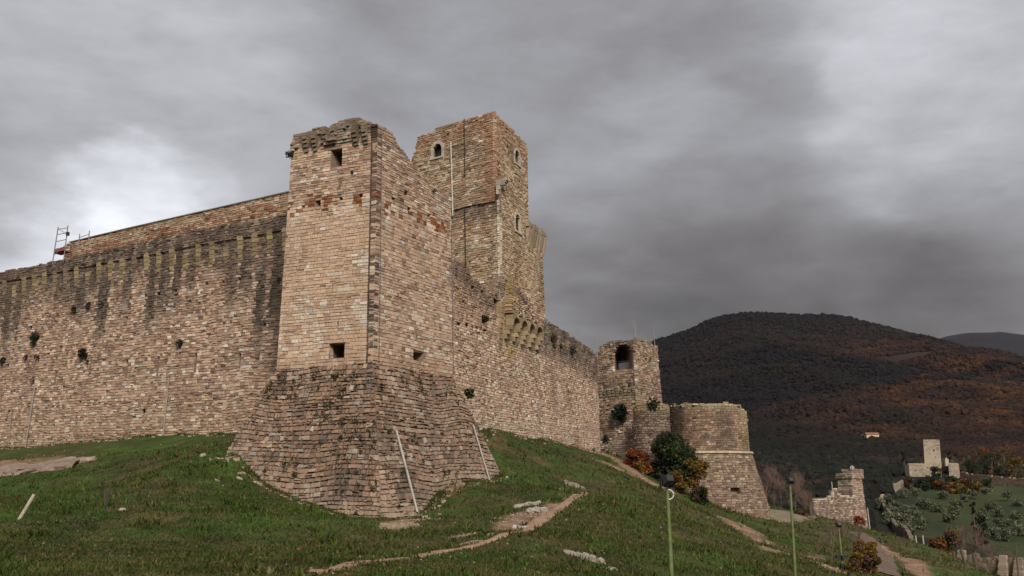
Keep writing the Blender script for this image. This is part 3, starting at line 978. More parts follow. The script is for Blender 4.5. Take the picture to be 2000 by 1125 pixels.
# ---------------- left curtain wall
lw = root('curtain_wall', (-28, 79, 2), 'long weathered castle wall with a row of yellowish brackets left of the foreground tower', 'wall')
cb0 = f_LW.uz(19, 582); cb1 = f_LW.uz(529, 494)
ct0 = f_LW.uz(19, 546); ct1 = f_LW.uz(529, 452)
zcb = (cb0[1] + cb1[1]) / 2; zct = (ct0[1] + ct1[1]) / 2
wt = [f_LW.uz(*p, out=.35) for p in ((0, 531), (78, 514), (128, 503), (300, 466), (450, 436), (555, 417))]
topLW = prof(wt + [(50, wt[0][1])], .03, 4, .5)
opsW = []
for (x0, x1, y0, y1) in ((106.3, 110.7, 722, 748), (245, 250, 704, 738), (306, 311, 696, 734), (379, 384, 692, 728), (465, 470, 690, 720), (18, 21, 640, 664)):
    opsW.append(op_px(f_LW, x0, x1, y0, y1, False, 1.6))
for (x, y, w) in ((371, 562, 6), (343, 567, 5), (310, 573, 7), (284, 578, 4), (255, 582, 4), (229, 588, 4), (404, 556, 6), (436, 551, 5), (468, 545, 5), (517, 634, 7), (248, 620, 5), (143, 604, 10),
                  (172, 596, 9), (198, 594, 8), (16, 712, 5), (95, 689, 5), (352, 692, 5), (104, 791, 5), (157, 786, 5), (194, 785, 5), (17, 805, 5), (281, 804, 7), (200, 640, 5), (330, 640, 4), (420, 600, 4),
                  (60, 640, 6), (8, 702, 8), (50, 697, 6), (73, 698, 6), (12, 820, 5)):
    opsW.append(op_px(f_LW, x - w / 2, x + w / 2, y - w / 2, y + w / 2, False, 1.3))
def lw_cols(S, rng, out=0):
    um = (S[:, 0] + S[:, 1]) / 2; zm = (S[:, 2] + S[:, 3]) / 2
    c = pal_cols(len(S), 'mixed', rng, .16)
    c = np.where((rng.random(len(S)) < .25)[:, None], pal_cols(len(S), 'pale', rng), c)
    sp_ = (cb0[0] - cb1[0]) / 21.5
    ph = (um - (cb1[0] - 1.5)) / sp_
    gi = np.floor(ph); fr = np.abs(ph - gi - .5)
    wid = .26 + .2 * _h(gi, gi * 0 + 1, 31)
    gm = sstep(wid + .10, wid - .06, fr + .12 * (vn(zm * .7, gi, 33) - .5))
    lenm = .8 + 4.6 * _h(gi, gi * 0 + 2, 32) ** 1.3 + sstep(16, 4, um) * 3.5
    st = sstep(-1.0, 2.6, zm - (zcb - lenm)) * gm * (.62 + .38 * vn(um * 2.3, zm * .4, 82))
    st = np.maximum(st, sstep(-.5, 3.2, zm - (zcb - 1.2 - 3.0 * vn(um * .25, 1, 87))) * .34)
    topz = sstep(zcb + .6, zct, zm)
    c = blend(c, LICH_SHADE * 1.3, np.maximum(st, topz * (.35 + .5 * vn(um * 1.1, zm * .8, 86))))
    c = blend(c, LICH_SHADE * 1.3, sstep(3.8, 1.6, um - 4.2) * .6 * (zm > 5))  # darker over the end next to the tower
    c = blend(c, np.array([.14, .10, .075]), sstep(.62, .78, fbm(um * .35, zm * .16, 88)) * .5)
    c = blend(c, np.array([.40, .29, .19]), sstep(7.5, 3.5, zm) * .25)
    c = blend(c, OCHRE, sstep(.78, .86, fbm(um * .7, zm * .7, 89)) * .35)
    return c
S = lay(f_LW, -.5, 21, (.17, .27), (.24, .60), topLW, opsW, rng, split=.25)
S = S[(S[:, 1] > 2.5)]
V = stones(f_LW, S, rng, .028, .8, .014, .010, back=.16, wav=.09)
C = lw_cols(S, rng)
emit_stones(V, C, f_LW.sgn, lw, 300)
f_LP = Face((-11.9, 68.6), aLW, 50.0, .02, 3.0, nflip=True, hips=(0, 0)); 
f_LP.P = f_LP.P + f_LP.n * .12
S = lay(f_LP, zct - .15, 21, (.15, .24), (.24, .55), topLW, [], rng, split=.2)
V = stones(f_LP, S, rng, .03, 1.0, .014, .010, back=.3, wav=.09, outf=lambda u, z: (vn(u * 1.1, z * 1.4, 72) - .5) * .12)
emit_stones(V, lw_cols(S, rng), f_LP.sgn, lw, 0, 'parapet_courses')
add_core(lw, [core(f_LW, -1.0, 21, lambda u: topLW(u) - .1, opsW, 1.8, .6, .5), core(f_LP, zct - .12, 21, lambda u: topLW(u) - .08, [], 1.0, .6, .5)])
ncb = 34
us_c = [cb1[0] - 1.5 + (cb0[0] - cb1[0]) / 21.5 * i for i in range(ncb)]
for i, u in enumerate(us_c):
    if u > 49: break
    r_ = random.Random(i)
    m = MB(); z = zcb + r_.uniform(-.1, .3); k = 0; nst = 5
    hh = (zct - zcb) / nst
    broken = r_.random() < .22
    yl = np.array([.29, .225, .125]) if r_.random() < .85 else np.array([.19, .14, .10])
    for k in range(nst if not broken else 3):
        z = zcb + k * hh
        o1 = .04 + .17 * ((k + 1) / nst) ** .9
        hw = .18 + .02 * k
        q = [f_LW.pt(u + s * (hw + r_.uniform(-.02, .02)), zz, o) for zz in (z + .004, z + hh - .004) for (s, o) in ((-1, -.1), (1, -.1), (1, o1 + r_.uniform(-.01, .01)), (-1, o1))]
        m.hexa(q, yl * r_.uniform(.6, 1.15))
    m.build('corbel', M_STONE, lw)

# upper inner wall, lighter, set back behind the left curtain
f_IW = Face(tuple(f_LW.P - f_LW.n * 3.2), -55.8, 60, .0, 0, nflip=True, hips=(0, 0))
iw = root('inner_wall', (-24, 84, 14), 'lighter upper wall with a clean capping rising behind the long left wall', 'wall')
ti = [f_IW.uz(*p) for p in ((128, 476), (250, 447), (400, 413), (558, 377))]
uend = ti[0][0]
topIW = prof(ti + [(0, ti[-1][1])], .0, 5, .5)
f_IW.L = uend
S = lay(f_IW, 17.0, 26, (.16, .26), (.25, .6), topIW, [], rng, split=.25)
um = (S[:, 0] + S[:, 1]) / 2; zm = (S[:, 2] + S[:, 3]) / 2
C = pal_cols(len(S), 'keep', rng)
band = (np.abs((topIW(um) - zm) - 1.35 - .3 * np.sin(um * .9)) < .5) & (rng.random(len(S)) < .65)
C = np.where((band & (vn(um * .8, zm * 2, 95) > .35))[:, None], np.array([.27, .145, .095]) * rng.uniform(.7, 1.3, (len(S), 1)), C)
C = blend(C, LICH_SHADE * 1.6, sstep(1.5, 2.6, topIW(um) - zm) * .6)
V = stones(f_IW, S, rng, .025, .6, .013, .01, back=.15)
emit_stones(V, C, f_IW.sgn, iw, 60)
add_core(iw, [core(f_IW, 16.5, 26, lambda u: topIW(u) - .02, [], 1.0, .8, .5)])
m = MB()
for i in range(int(uend / .8)):
    u = i * .8; z = float(np.interp(u + .4, [p[0] for p in sorted(ti)], [p[1] for p in sorted(ti)]))
    if u < ti[-1][0] - 4: continue
    q = [f_IW.pt(uu, z + zz, o) for zz in (.0, .09) for (uu, o) in ((u + .01, -1.05), (u + .79, -1.05), (u + .79, .1), (u + .01, .1))]
    m.hexa(q, np.array([.19, .165, .15]) * (.85 + .3 * random.Random(i).random()))
m.build('coping', M_STONE, iw)

# ---------------- keep
KC = np.array([-1.0, 85.0])
kdL = np.array([math.sin(R(-52)), math.cos(R(-52))]); kdR = np.array([math.sin(R(22)), math.cos(R(22))])
f_KL = Face(KC, 0, 11.0, .03, 14.0, nflip=True, d=kdL, hips=(1, 0))
f_KR = Face(KC, 0, 11.4, .03, 14.0, d=kdR, hips=(1, 1))
ZK = W(972, 388, 85)[2]
KU = np.array([-1.53, 85.62])
f_UL = Face(KU, 0, 10.5, .012, ZK, nflip=True, d=kdL, hips=(1, 0))
f_UR = Face(KU, 0, 8.35, .012, ZK, d=kdR, hips=(1, 1))
kp = root('keep', (0, 90, 3), 'tallest square tower with arched windows standing behind the foreground tower', 'tower')
tUL = prof([zt(f_UL, *p) for p in ((961, 218), (940, 223), (900, 236), (860, 250), (830, 261), (817, 266), (811, 290), (803, 320), (800, 345))] , .07, 6)
tUR = prof([zt(f_UR, *p) for p in ((961, 218), (980, 234), (1000, 253), (1020, 272), (1034, 290))] + [(9.5, zt(f_UR, 1034, 290)[1])], .09, 7)
opUL = [op_px(f_UL, 846, 863, 281, 307, True, .9)]
opUR = [op_px(f_UR, 1005.5, 1014, 294, 320, True, .7)]
opKR = [op_px(f_KR, 1006.5, 1015, 419, 452, True, .6)]
f_KL.mit = (1.33, 0); f_KR.mit = (1.33, 0); f_UL.mit = (1.33, 0); f_UR.mit = (1.33, 0)
def keep_cols(S, rng, kind, face):
    um = (S[:, 0] + S[:, 1]) / 2; zm = (S[:, 2] + S[:, 3]) / 2
    c = pal_cols(len(S), 'keep', rng, .15)
    if kind in ('UL', 'UR'):
        red = np.array([.33, .16, .105])
        m = sstep(1.7, .9, um) * (.55 if kind == 'UR' else .75)
        m = np.maximum(m, sstep(2.4, .8, (tUL if kind == 'UL' else tUR)(um) - zm) * .55)
        c = blend(c, red, m * (rng.random(len(S)) < .8))
    else:
        q = sstep(.75, .5, um - face.u0(zm)) * (rng.random(len(S)) < .75)
        c = blend(c, np.array([.56, .50, .40]), q * .8)
    if kind == 'L':
        c = blend(c, LICH_SHADE * 1.8, sstep(2.4, .8, ZK - zm) * .55 * (.5 + vn(um * 1.2, zm * .2, 44)))
        c = blend(c, LICH_SHADE * 2, sstep(.15, .05, np.abs(um - 4.35)) * .6)
    c = blend(c, np.array([.15, .11, .07]), sstep(.58, .76, fbm(um * .5, zm * .3, 45)) * .55)
    c = blend(c, OCHRE, sstep(.66, .82, fbm(um * .5 + 3, zm * .5, 46)) * .35)
    c = blend(c, np.array([.48, .36, .26]), sstep(.64, .8, fbm(um * .35 + 9, zm * .35, 47)) * .5)
    return c
VV = []; cores = []
for face, z0, z1, topf, ops, kind in ((f_KL, 9, ZK, flat(ZK), [], 'L'), (f_KR, 9, ZK, prof([(0, ZK), (4, ZK - .1), (11.4, ZK - .9), (12, ZK - 1.0)], .12, 8), opKR, 'R'),
                                      (f_UL, ZK - .05, 33, tUL, opUL, 'UL'), (f_UR, ZK - .05, 33, tUR, opUR, 'UR')):
    S = lay(face, z0, z1, (.17, .26), (.26, .58), topf, ops, rng, split=.2)
    V = stones(face, S, rng, .03, .8, .014, .010, back=.2, wav=.07)
    C = keep_cols(S, rng, kind, face)
    VV.append(V if face.sgn > 0 else V[:, [1, 0, 3, 2, 5, 4, 7, 6, 9, 8, 11, 10]]); CC.append(C)
    cores.append(core(face, z0, z1, lambda u, t=topf: t(u) - .08, ops, 1.2 if kind[0] == 'U' else 1.6, .5, .5))
CCk = CC[-4:]
# far sides, plain but solid
m = MB()
def box_plan(pts, z0, z1): return np.array([[*p, z0] for p in pts] + [[*p, z1] for p in pts])
m.hexa(box_plan([KC + kdL * .9 + kdR * .9, KC + kdL * 10.9 + kdR * .9, KC + kdL * 10.9 + kdR * 11, KC + kdL * .9 + kdR * 11], 2, ZK - .25), MORTAR * 1.5)
m.hexa(box_plan([KU + kdL * .9 + kdR * .9, KU + kdL * 10.2 + kdR * .9, KU + kdL * 10.2 + kdR * 8.2, KU + kdL * .9 + kdR * 8.2], ZK - .3, 27.5), MORTAR * 1.5)
m.build('rear_mass', M_STONE, kp)
add_core(kp, cores)
emit_stones(np.concatenate(VV), np.concatenate(CCk), 1, kp, 300)

def arch_window(face, o, parent, pw=.28, label=None, col=(.45, .41, .34)):
    """pale surround of wedge stones, a sill and the dark pane behind"""
    fr = MB(); zc = o.z1 - o.w / 2
    n = 7
    for i in range(n):
        a0 = math.pi * i / n + .02; a1 = math.pi * (i + 1) / n - .02
        q = []
        for out in (-.12, .07):
            for (r_, a) in ((o.w / 2, a0), (o.w / 2 + pw, a0), (o.w / 2 + pw, a1), (o.w / 2, a1)):
                q.append(face.pt(o.u + math.cos(a) * r_, zc + math.sin(a) * r_, out))
        m = MB(); m.hexa(q, np.array(col) * random.Random(i).uniform(.85, 1.1)); m.build('voussoir', M_STONE, parent)
    z = o.z0
    while z < zc - .05:
        h = min(.32, zc - z)
        for s in (-1, 1):
            x0 = o.u + s * o.w / 2; x1 = o.u + s * (o.w / 2 + pw * random.Random(int(z * 100) + s).uniform(.7, 1.2))
            q = [face.pt(x, zz, out) for zz in (z + .01, z + h - .01) for (x, out) in ((x0, -.12), (x1, -.12), (x1, .06), (x0, .06))]
            m = MB(); m.hexa(q, np.array(col) * random.Random(int(z * 50)).uniform(.85, 1.08)); m.build('jamb_stone', M_STONE, parent)
        z += h
    q = [face.pt(x, zz, out) for zz in (o.z0 - .16, o.z0) for (x, out) in ((o.u - o.w / 2 - pw, -.12), (o.u + o.w / 2 + pw, -.12), (o.u + o.w / 2 + pw, .12), (o.u - o.w / 2 - pw, .12))]
    m = MB(); m.hexa(q, col); m.build('sill', M_STONE, parent)
    m = MB()
    vs = [face.pt(o.u - o.w / 2, o.z0, -.45), face.pt(o.u + o.w / 2, o.z0, -.45), face.pt(o.u + o.w / 2, o.z1, -.45), face.pt(o.u - o.w / 2, o.z1, -.45)]
    vb = [face.pt(o.u - o.w / 2, o.z0, -.48), face.pt(o.u + o.w / 2, o.z0, -.48), face.pt(o.u + o.w / 2, o.z1, -.48), face.pt(o.u - o.w / 2, o.z1, -.48)]
    m.hexa(np.array(vs + vb)); pane = m.build('window', M_VOID, parent)
    m = MB()
    for k in (-.17, .17):
        m.tube([face.pt(o.u + k * o.w, o.z0, -.42), face.pt(o.u + k * o.w, o.z1 - .1, -.42)], .018, k=4)
    for k in (.3, .6):
        zz = o.z0 + k * (o.z1 - o.z0); m.tube([face.pt(o.u - o.w / 2, zz, -.42), face.pt(o.u + o.w / 2, zz, -.42)], .018, k=4)
    m.build('frame', M_GALV, pane)
arch_window(f_UL, opUL[0], kp, .30)
arch_window(f_UR, opUR[0], kp, .26)
arch_window(f_KR, opKR[0], kp, .26)

def corbel(face, u, z0, z1, proj, hw, col, parent, nst=4, seed=0, broken=0):
    r_ = random.Random(seed); m = MB(); hh = (z1 - z0) / nst
    for k in range(nst - broken):
        o1 = proj * ((k + 1) / nst) ** .85
        q = [face.pt(u + s * (hw + r_.uniform(-.02, .02)), zz, o) for zz in (z0 + k * hh + .01, z0 + (k + 1) * hh - .01) for (s, o) in ((-1, -.1), (1, -.1), (1, o1 + r_.uniform(-.03, .03)), (-1, o1))]
        m.hexa(q, np.array(col) * r_.uniform(.7, 1.15))
    return m.build('corbel', M_STONE, parent)
def wedge(face, u, z0, z1, proj, hw, col, parent):
    m = MB(); zm_ = z0 + (z1 - z0) * .62
    for (za_, zb_, pa_, pb_) in ((z0, zm_, .06, proj * .7), (zm_ + .01, z1, proj * .72, proj)):
        q = [face.pt(u + s_ * hw, zz, o) for zz, po in ((za_, pa_), (zb_, pb_)) for (s_, o) in ((-1, -.1), (1, -.1), (1, po), (-1, po))]
        m.hexa(q, np.array(col) * random.Random(int(u * 31)).uniform(.75, 1.15))
    return m.build('corbel', M_STONE, parent)
# brackets at the right shoulder of the keep
uk0, zk0 = f_KR.uz(1042, 405); uk1, zk1 = f_KR.uz(1058, 432)
for i in range(8):
    u = 7.0 + i * .62
    wedge(f_KR, u, ZK - 2.5 - .3 * (i % 3), ZK - .95, .42, .14, (.30, .235, .175), kp)
m = MB()
for i in range(9):
    u = 6.7 + i * .55
    if i in (2, 5): continue
    q = [f_KR.pt(uu, zz, o) for zz in (ZK - .9, ZK - .35 - .15 * (i % 3)) for (uu, o) in ((u, -.6), (u + .53, -.6), (u + .53, .36), (u, .38))]
    m.hexa(q, np.array([.27, .21, .155]) * (.8 + .35 * random.Random(i).random()))
m.build('broken_ledge', M_STONE, kp)
# remains of the bracket course at the front corner
for i, (px, y0, y1, w) in enumerate(((966, 350, 376, .22), (973, 352, 372, .35), (984, 350, 362, .5))):
    u, z1_ = f_KR.uz(px, y0); _, z0_ = f_KR.uz(px, y1)
    corbel(f_KR, max(u, .05), z0_, z1_, .42, w * .5, (.36, .31, .25), kp, 3, i)
for i, px in enumerate((893, 925, 944)):
    u, z1_ = f_KL.uz(px, 352 + (960 - px) * .1); corbel(f_KL, u, z1_ - 1.1, z1_, .30, .2, (.30, .24, .17), kp, 4, i + 9, 1)
add = MB()
add.tube([f_UL.pt(u_, z_, .10) for (u_, z_) in (f_UL.uz(908, 232), f_UL.uz(909, 345))] , .035, k=5)
add.tube([f_KL.pt(u_, z_, .10) for (u_, z_) in (f_KL.uz(908, 352), f_KL.uz(911, 520))] , .035, k=5)
add.build('cable', M_DARKM, kp)
p = [f_UL.pt(*f_UL.uz(882, 278), .12), f_UL.pt(*f_UL.uz(884, 345), .12), f_UL.pt(*f_UL.uz(886, 422), .12)]
m = MB(); m.tube(p, .055, k=6); o = m.build('drainpipe', M_WHITE, None, p[-1]); tag(o, 'slim white pipe running down the keep below its big arched window', 'pipe')

# ---------------- right curtain wall
rw = root('curtain_wall', (2, 88, 3), 'sunlit pale curtain wall descending from the foreground tower to the arched gatehouse', 'wall')
tRW = prof([zt(f_RW, *p) for p in ((880, 497), (890, 505), (905, 514), (925, 545), (948, 562), (966, 570), (972, 552), (982, 540), (999, 547), (1019, 572), (1042, 612), (1069, 626), (1099, 646), (1134, 669), (1150, 680), (1162, 690), (1172, 716))] + [(-1, 16.5)], .16, 11)
opsRW = []
for (x0, x1, y0, y1) in ((977, 980, 709, 720), (1035, 1038, 717, 739), (975, 977, 768, 792), (1144, 1147, 733, 739)):
    opsRW.append(op_px(f_RW, x0, x1, y0, y1, False, .5))
for (x, y, w) in ((896, 634, 7), (912, 636, 7), (948, 626, 14), (947, 645, 7), (968, 588, 11), (941, 572, 5), (922, 563, 5), (1125, 662, 5), (1000, 690, 4), (905, 590, 4)):
    opsRW.append(op_px(f_RW, x - w / 2, x + w / 2, y - w / 2, y + w / 2, False, .6))
zRWlo = 1.0
S = lay(f_RW, zRWlo, 19, (.16, .25), (.24, .55), tRW, opsRW, rng, split=.2)
um = (S[:, 0] + S[:, 1]) / 2; zm = (S[:, 2] + S[:, 3]) / 2
V = stones(f_RW, S, rng, .026, .75, .014, .010, back=.2, wav=.05, outf=lambda u, z: np.where(tRW(u) - z < 2.2, (vn(u * 1.3, z * 1.3, 73) - .5) * .25, 0))
C = pal_cols(len(S), 'pale', rng, .14)
C = np.where((rng.random(len(S)) < .35)[:, None], pal_cols(len(S), 'mixed', rng, .16), C)
C = blend(C, np.array([.34, .205, .145]), sstep(10.8, 12.5, zm) * sstep(14, 6, um) * .4)
C = blend(C, LICH_SHADE * 1.7, sstep(2.6, .8, tRW(um) - zm) * (.3 + .45 * vn(um * 1.2, zm * .6, 98)) * sstep(1, 4, um))
C = blend(C, LICH_SHADE * 1.5, sstep(14, 20, um) * sstep(4.2, 2.4, tRW(um) - zm) * (.25 + .6 * vn(um * 1.7, zm * .25, 99)))
C = blend(C, np.array([.46, .375, .29]), sstep(7.5, 4, zm) * .3)
C = blend(C, np.array([.17, .12, .09]), sstep(.62, .78, fbm(um * .3, zm * .3, 100)) * .4)
C = blend(C, OCHRE * .95, sstep(1.6, .5, np.abs(um - 15.2)) * sstep(9.0, 10.2, zm) * .75 * (rng.random(len(S)) < .8))
emit_stones(V, C, f_RW.sgn, rw, 300)
f_RE = Face(f_RW.P + f_RW.d * 41.6, 21 - 90, 2.5, 0, 0, hips=(0, 0)); f_RE.n = f_RW.d.copy()
add_core(rw, [core(f_RW, zRWlo - 1, 19, lambda u: tRW(u) - .1, opsRW, .7, .5, .5)])
# box machicolation on four arches
ua, za = f_RW.uz(985, 655); ub, zb = f_RW.uz(1046, 672)
zA = f_RW.uz(1015, 622)[1]; zB = f_RW.uz(1015, 650)[1]; zC = f_RW.uz(1015, 668)[1]
bx = MB()
nb = 5
uu = np.linspace(ua, ub, nb)
for i, u in enumerate(uu):
    corbel(f_RW, u, zC - .2, zB + .15, .75, .2, (.31, .24, .15) if i < 4 else (.34, .26, .19), rw, 3, 60 + i)
hw = (uu[1] - uu[0]) / 2
for i in range(nb - 1):            # arch rings: small lintel with a round notch
    uc = (uu[i] + uu[i + 1]) / 2
    for k in range(6):
        a0 = math.pi * k / 6; a1 = math.pi * (k + 1) / 6; rr = hw - .17
        z00 = zB + .12
        q = []
        for out in (.12, .80):
            q += [f_RW.pt(uc + math.cos(a0) * rr, z00 + math.sin(a0) * rr, out), f_RW.pt(uc + math.cos(a0) * hw, z00 + hw + .12, out) if k in (2, 3) else f_RW.pt(uc + math.copysign(hw, math.cos((a0 + a1) / 2)), z00 + (0 if k in (0, 5) else 0) + (math.sin(a0) * (hw + .12)), out),
                  f_RW.pt(uc + math.cos(a1) * hw, z00 + hw + .12, out) if k in (2, 3) else f_RW.pt(uc + math.copysign(hw, math.cos((a0 + a1) / 2)), z00 + (math.sin(a1) * (hw + .12)), out), f_RW.pt(uc + math.cos(a1) * rr, z00 + math.sin(a1) * rr, out)]
        bx.hexa(q, np.array([.31, .24, .15]) * random.Random(k + i * 9).uniform(.6, 1.2))
bx.build('arch', M_STONE, rw)
f_BX = Face(f_RW.P + f_RW.n * .75 + f_RW.d * (ua - .2), 21, ub - ua + .4, .012, 3.0, hips=(0, 0))
Sx = lay(f_BX, zB + .1 + hw + .1, zB + hw + 2.0, (.15, .22), (.22, .45), prof([(0, zB + hw + 1.8), (ub - ua, zB + hw + .9)], .2, 15), [], rng)
Cx = blend(pal_cols(len(Sx), 'mixed', rng), OCHRE, np.where((Sx[:, 0] < 1.8) & (rng.random(len(Sx)) < .6), .6, .0))
emit_stones(stones(f_BX, Sx, rng, .03, 1.0, .014, .02, back=.7), Cx, f_BX.sgn, rw, 0, 'box_courses')
corbel(f_RW, f_RW.uz(976, 630)[0], f_RW.uz(976, 682)[1], f_RW.uz(976, 592)[1], .35, .34, (.30, .225, .125), rw, 9, 71)
for i in range(13):                 # eroded bracket stubs further along
    u = 22.0 + i * 1.45
    zt_ = float(tRW(np.array([u]))[0])
    corbel(f_RW, u, zt_ - 2.1, zt_ - .9, .34, .16, (.20, .155, .12), rw, 4, 80 + i, i % 2)

# ---------------- gatehouse tower with a big arch
GC = W(1243, 700, 110)[:2]
gdL = np.array([math.sin(R(-42)), math.cos(R(-42))]); gdR = np.array([math.sin(R(30)), math.cos(R(30))])
f_GL = Face(GC, 0, 6.2, .02, 3.0, nflip=True, d=gdL, hips=(1, 0))
f_GR = Face(GC, 0, 7.2, .045, 9.0, d=gdR, hips=(1, 1))
gt = root('gate_tower', (GC[0], GC[1] + 3, 0), 'small ruined tower with a wide dark arch carrying thin lightning rods', 'tower')
tGL = prof([zt(f_GL, *p) for p in ((1244, 662), (1225, 664), (1205, 666), (1190, 668), (1175, 674), (1171, 678), (1168, 690))] + [(7, 13.5)], .12, 21)
tGR = prof([zt(f_GR, *p) for p in ((1244, 662), (1252, 662), (1262, 664), (1270, 670), (1276, 675), (1283, 676), (1287, 684))], .16, 22)
f_GL.mit = (1.38, 0); f_GR.mit = (1.38, 0)
opGL = [op_px(f_GL, 1198, 1235, 671, 723, True, 3.2)]
opGR = [op_px(f_GR, 1268, 1272, 700, 722, False, .5), op_px(f_GR, 1246, 1249, 700, 706, False, .4)]
VV = []; Cs = []; cores = []
for face, topf, ops, kk in ((f_GL, tGL, opGL, 0), (f_GR, tGR, opGR, 1)):
    S = lay(face, -3, 16, (.18, .30), (.28, .62), topf, ops, rng, split=.12)
    um = (S[:, 0] + S[:, 1]) / 2; zm = (S[:, 2] + S[:, 3]) / 2
    V = stones(face, S, rng, .04, 1.1, .018, .014, back=.25, wav=.06, outf=lambda u, z: np.where(z > 10.5, (vn(u * 1.1, z * 1.1, 74) - .5) * .35, 0))
    c = pal_cols(len(S), 'mixed', rng, .2)
    c = blend(c, LICH_SHADE * 1.8, sstep(1.3, .2, np.abs(zm - 9.6)) * (.35 + .5 * vn(um * 2, zm, 55)) * (1 if kk == 0 else .35))
    c = blend(c, LICH_SHADE * 2.2, sstep(1.0, 0, topf(um) - zm) * .5)
    c = blend(c, np.array([.50, .43, .34]), sstep(5.5, 3.0, zm) * .35)
    c = blend(c, OCHRE, sstep(.62, .76, fbm(um * .8, zm * .8, 56)) * .45)
    VV.append(V if face.sgn > 0 else V[:, [1, 0, 3, 2, 5, 4, 7, 6, 9, 8, 11, 10]]); Cs.append(c)
    cores.append(core(face, -4, 16, lambda u, t=topf: t(u) - .1, ops, 1.4 if kk else 3.25, .4, .4))
add_core(gt, cores)
emit_stones(np.concatenate(VV), np.concatenate(Cs) * .86, 1, gt, 120)
# corbel-like crumbled ledge below the arch
for i in range(9):
    u = .5 + i * .62
    corbel(f_GL, u, 8.9, 9.8 + .2 * (i % 3), .28, .22, (.30, .235, .18), gt, 4, 120 + i, i % 2)
# grey boarding across the lower part of the arch
m = MB(); o_ = opGL[0]; nbp = 6
for i in range(nbp):
    x0 = o_.u - o_.w / 2 + o_.w * i / nbp; x1 = x0 + o_.w / nbp - .02
    q = [f_GL.pt(x, zz, out) for zz in (o_.z0, o_.z0 + 1.05 - .1 * (i / nbp)) for (x, out) in ((x0, -.9), (x1, -.9), (x1, -.86), (x0, -.86))]
    b = MB(); b.hexa(q); b.build('board', M_GREY, gt)
m = MB(); m.tube([f_GL.pt(o_.u - o_.w / 2, o_.z0 + 1.12, -.82), f_GL.pt(o_.u + o_.w / 2, o_.z0 + 1.12, -.82)], .03, k=5); m.build('rail', M_GALV, gt)

# small round turret and the big round bastion
tc_ = W(1272, 820, 108)
f_TU = Drum(tc_[:2], 1.9, 180, 380, .02, 8)
tu = root('turret', (tc_[0], tc_[1], 0), 'low rounded turret with a yellowish crumbling top between gatehouse and bush', 'tower')
zTU = W(1268, 787, 106.5)[2]
tTU = prof([(0, zTU - .3), (2, zTU), (4, zTU - .1), (7, zTU - .4)], .2, 31)
S = lay(f_TU, -4, 9, (.2, .3), (.28, .55), tTU, [], rng, split=.1)
um = (S[:, 0] + S[:, 1]) / 2; zm = (S[:, 2] + S[:, 3]) / 2
C = pal_cols(len(S), 'dim', rng, .15); C = blend(C, np.array([.40, .33, .18]), sstep(1.1, .4, tTU(um) - zm) * .8)
emit_stones(stones(f_TU, S, rng, .04, 1.0, .02, .025, back=.3), C * .75, 1, tu, 0)
add_core(tu, [core(f_TU, -5, 9, lambda u: tTU(u) - .1, [], 1.7, .5, .6)])
bc = W(1380, 800, 116.5)
zTop = W(1380, 787, 112)[2]; zStr = W(1400, 882, 111)[2]
f_BU = Drum(bc[:2], 4.65, 170, 380, .035, zStr)
f_BL = Drum(bc[:2], 4.9, 170, 380, .27, zStr - .1)
bs = root('round_bastion', (bc[0], bc[1], -5), 'stout round bastion with a moulded band halfway and flaring foot beside the autumn bushes', 'tower')
tB = lambda u: zTop + .12 * (vn(np.asarray(u) / .5, 0, 3) - .5) - .35 * sstep(.55, .9, np.cos(np.asarray(u) / 4.65 + R(170))) * 2.2
VV = []; Cs = []
for face, z0, z1, topf, kk in ((f_BU, zStr, zTop + .3, tB, 0), (f_BL, -8, zStr - .1, flat(99), 1)):
    S = lay(face, z0, z1, (.20, .30), (.3, .62), topf, [] if kk == 0 else [Op((R(287) - R(170)) * 4.9, 1.0, -1.9, -1.1, False, .8)], rng, split=.12)
    um = (S[:, 0] + S[:, 1]) / 2; zm = (S[:, 2] + S[:, 3]) / 2
    V = stones(face, S, rng, .03, .8, .016, .010, back=.2, wav=.05)
    c = pal_cols(len(S), 'dim' if kk else 'mixed', rng, .15)
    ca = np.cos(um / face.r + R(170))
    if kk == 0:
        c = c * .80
        c = blend(c, LICH_SHADE * 1.8, sstep(.50, .72, vn(um * .55, zm * .08, 61)) * .55)
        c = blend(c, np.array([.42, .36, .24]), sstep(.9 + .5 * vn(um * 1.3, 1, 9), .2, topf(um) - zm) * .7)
        c = blend(c, np.array([.38, .33, .17]), sstep(.45, .85, ca) * .35)  # right flank painted lighter, as its brighter side
        c = blend(c, LICH_SHADE * 1.5, sstep(-.55, -.8, ca) * .6)  # shadow side painted into the stone colour of the left flank
    else:
        c = blend(c, np.array([.33, .27, .17]), sstep(.75, .9, vn(um * .8, zm * .9, 62)) * .5) * 1.05
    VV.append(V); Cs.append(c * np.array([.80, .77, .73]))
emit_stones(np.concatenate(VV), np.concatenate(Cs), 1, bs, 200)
add_core(bs, [core(f_BU, zStr - .3, zTop + .3, lambda u: tB(u) - .08, [], 4.2, .6, .6), core(f_BL, -9, zStr - .1, flat(99), [Op((R(287) - R(170)) * 4.9, 1.0, -1.9, -1.1, False, .8)], 2.0, .6, .6)])
m = MB()
ns = 60
for i in range(ns):
    a0 = R(170) + R(210) * i / ns; a1 = R(170) + R(210) * (i + .97) / ns
    def rg(a, r_, z): return [bc[0] + math.cos(a) * r_, bc[1] + math.sin(a) * r_, z]
    q = [rg(a0, 4.5, zStr - .16), rg(a0, 5.12, zStr - .14), rg(a1, 5.12, zStr - .14), rg(a1, 4.5, zStr - .16), rg(a0, 4.5, zStr + .12), rg(a0, 5.05, zStr + .10), rg(a1, 5.05, zStr + .10), rg(a1, 4.5, zStr + .12)]
    m.hexa(q, np.array([.40, .35, .26]) * random.Random(i).uniform(.75, 1.1))
m.build('string_course', M_STONE, bs)
m = MB()
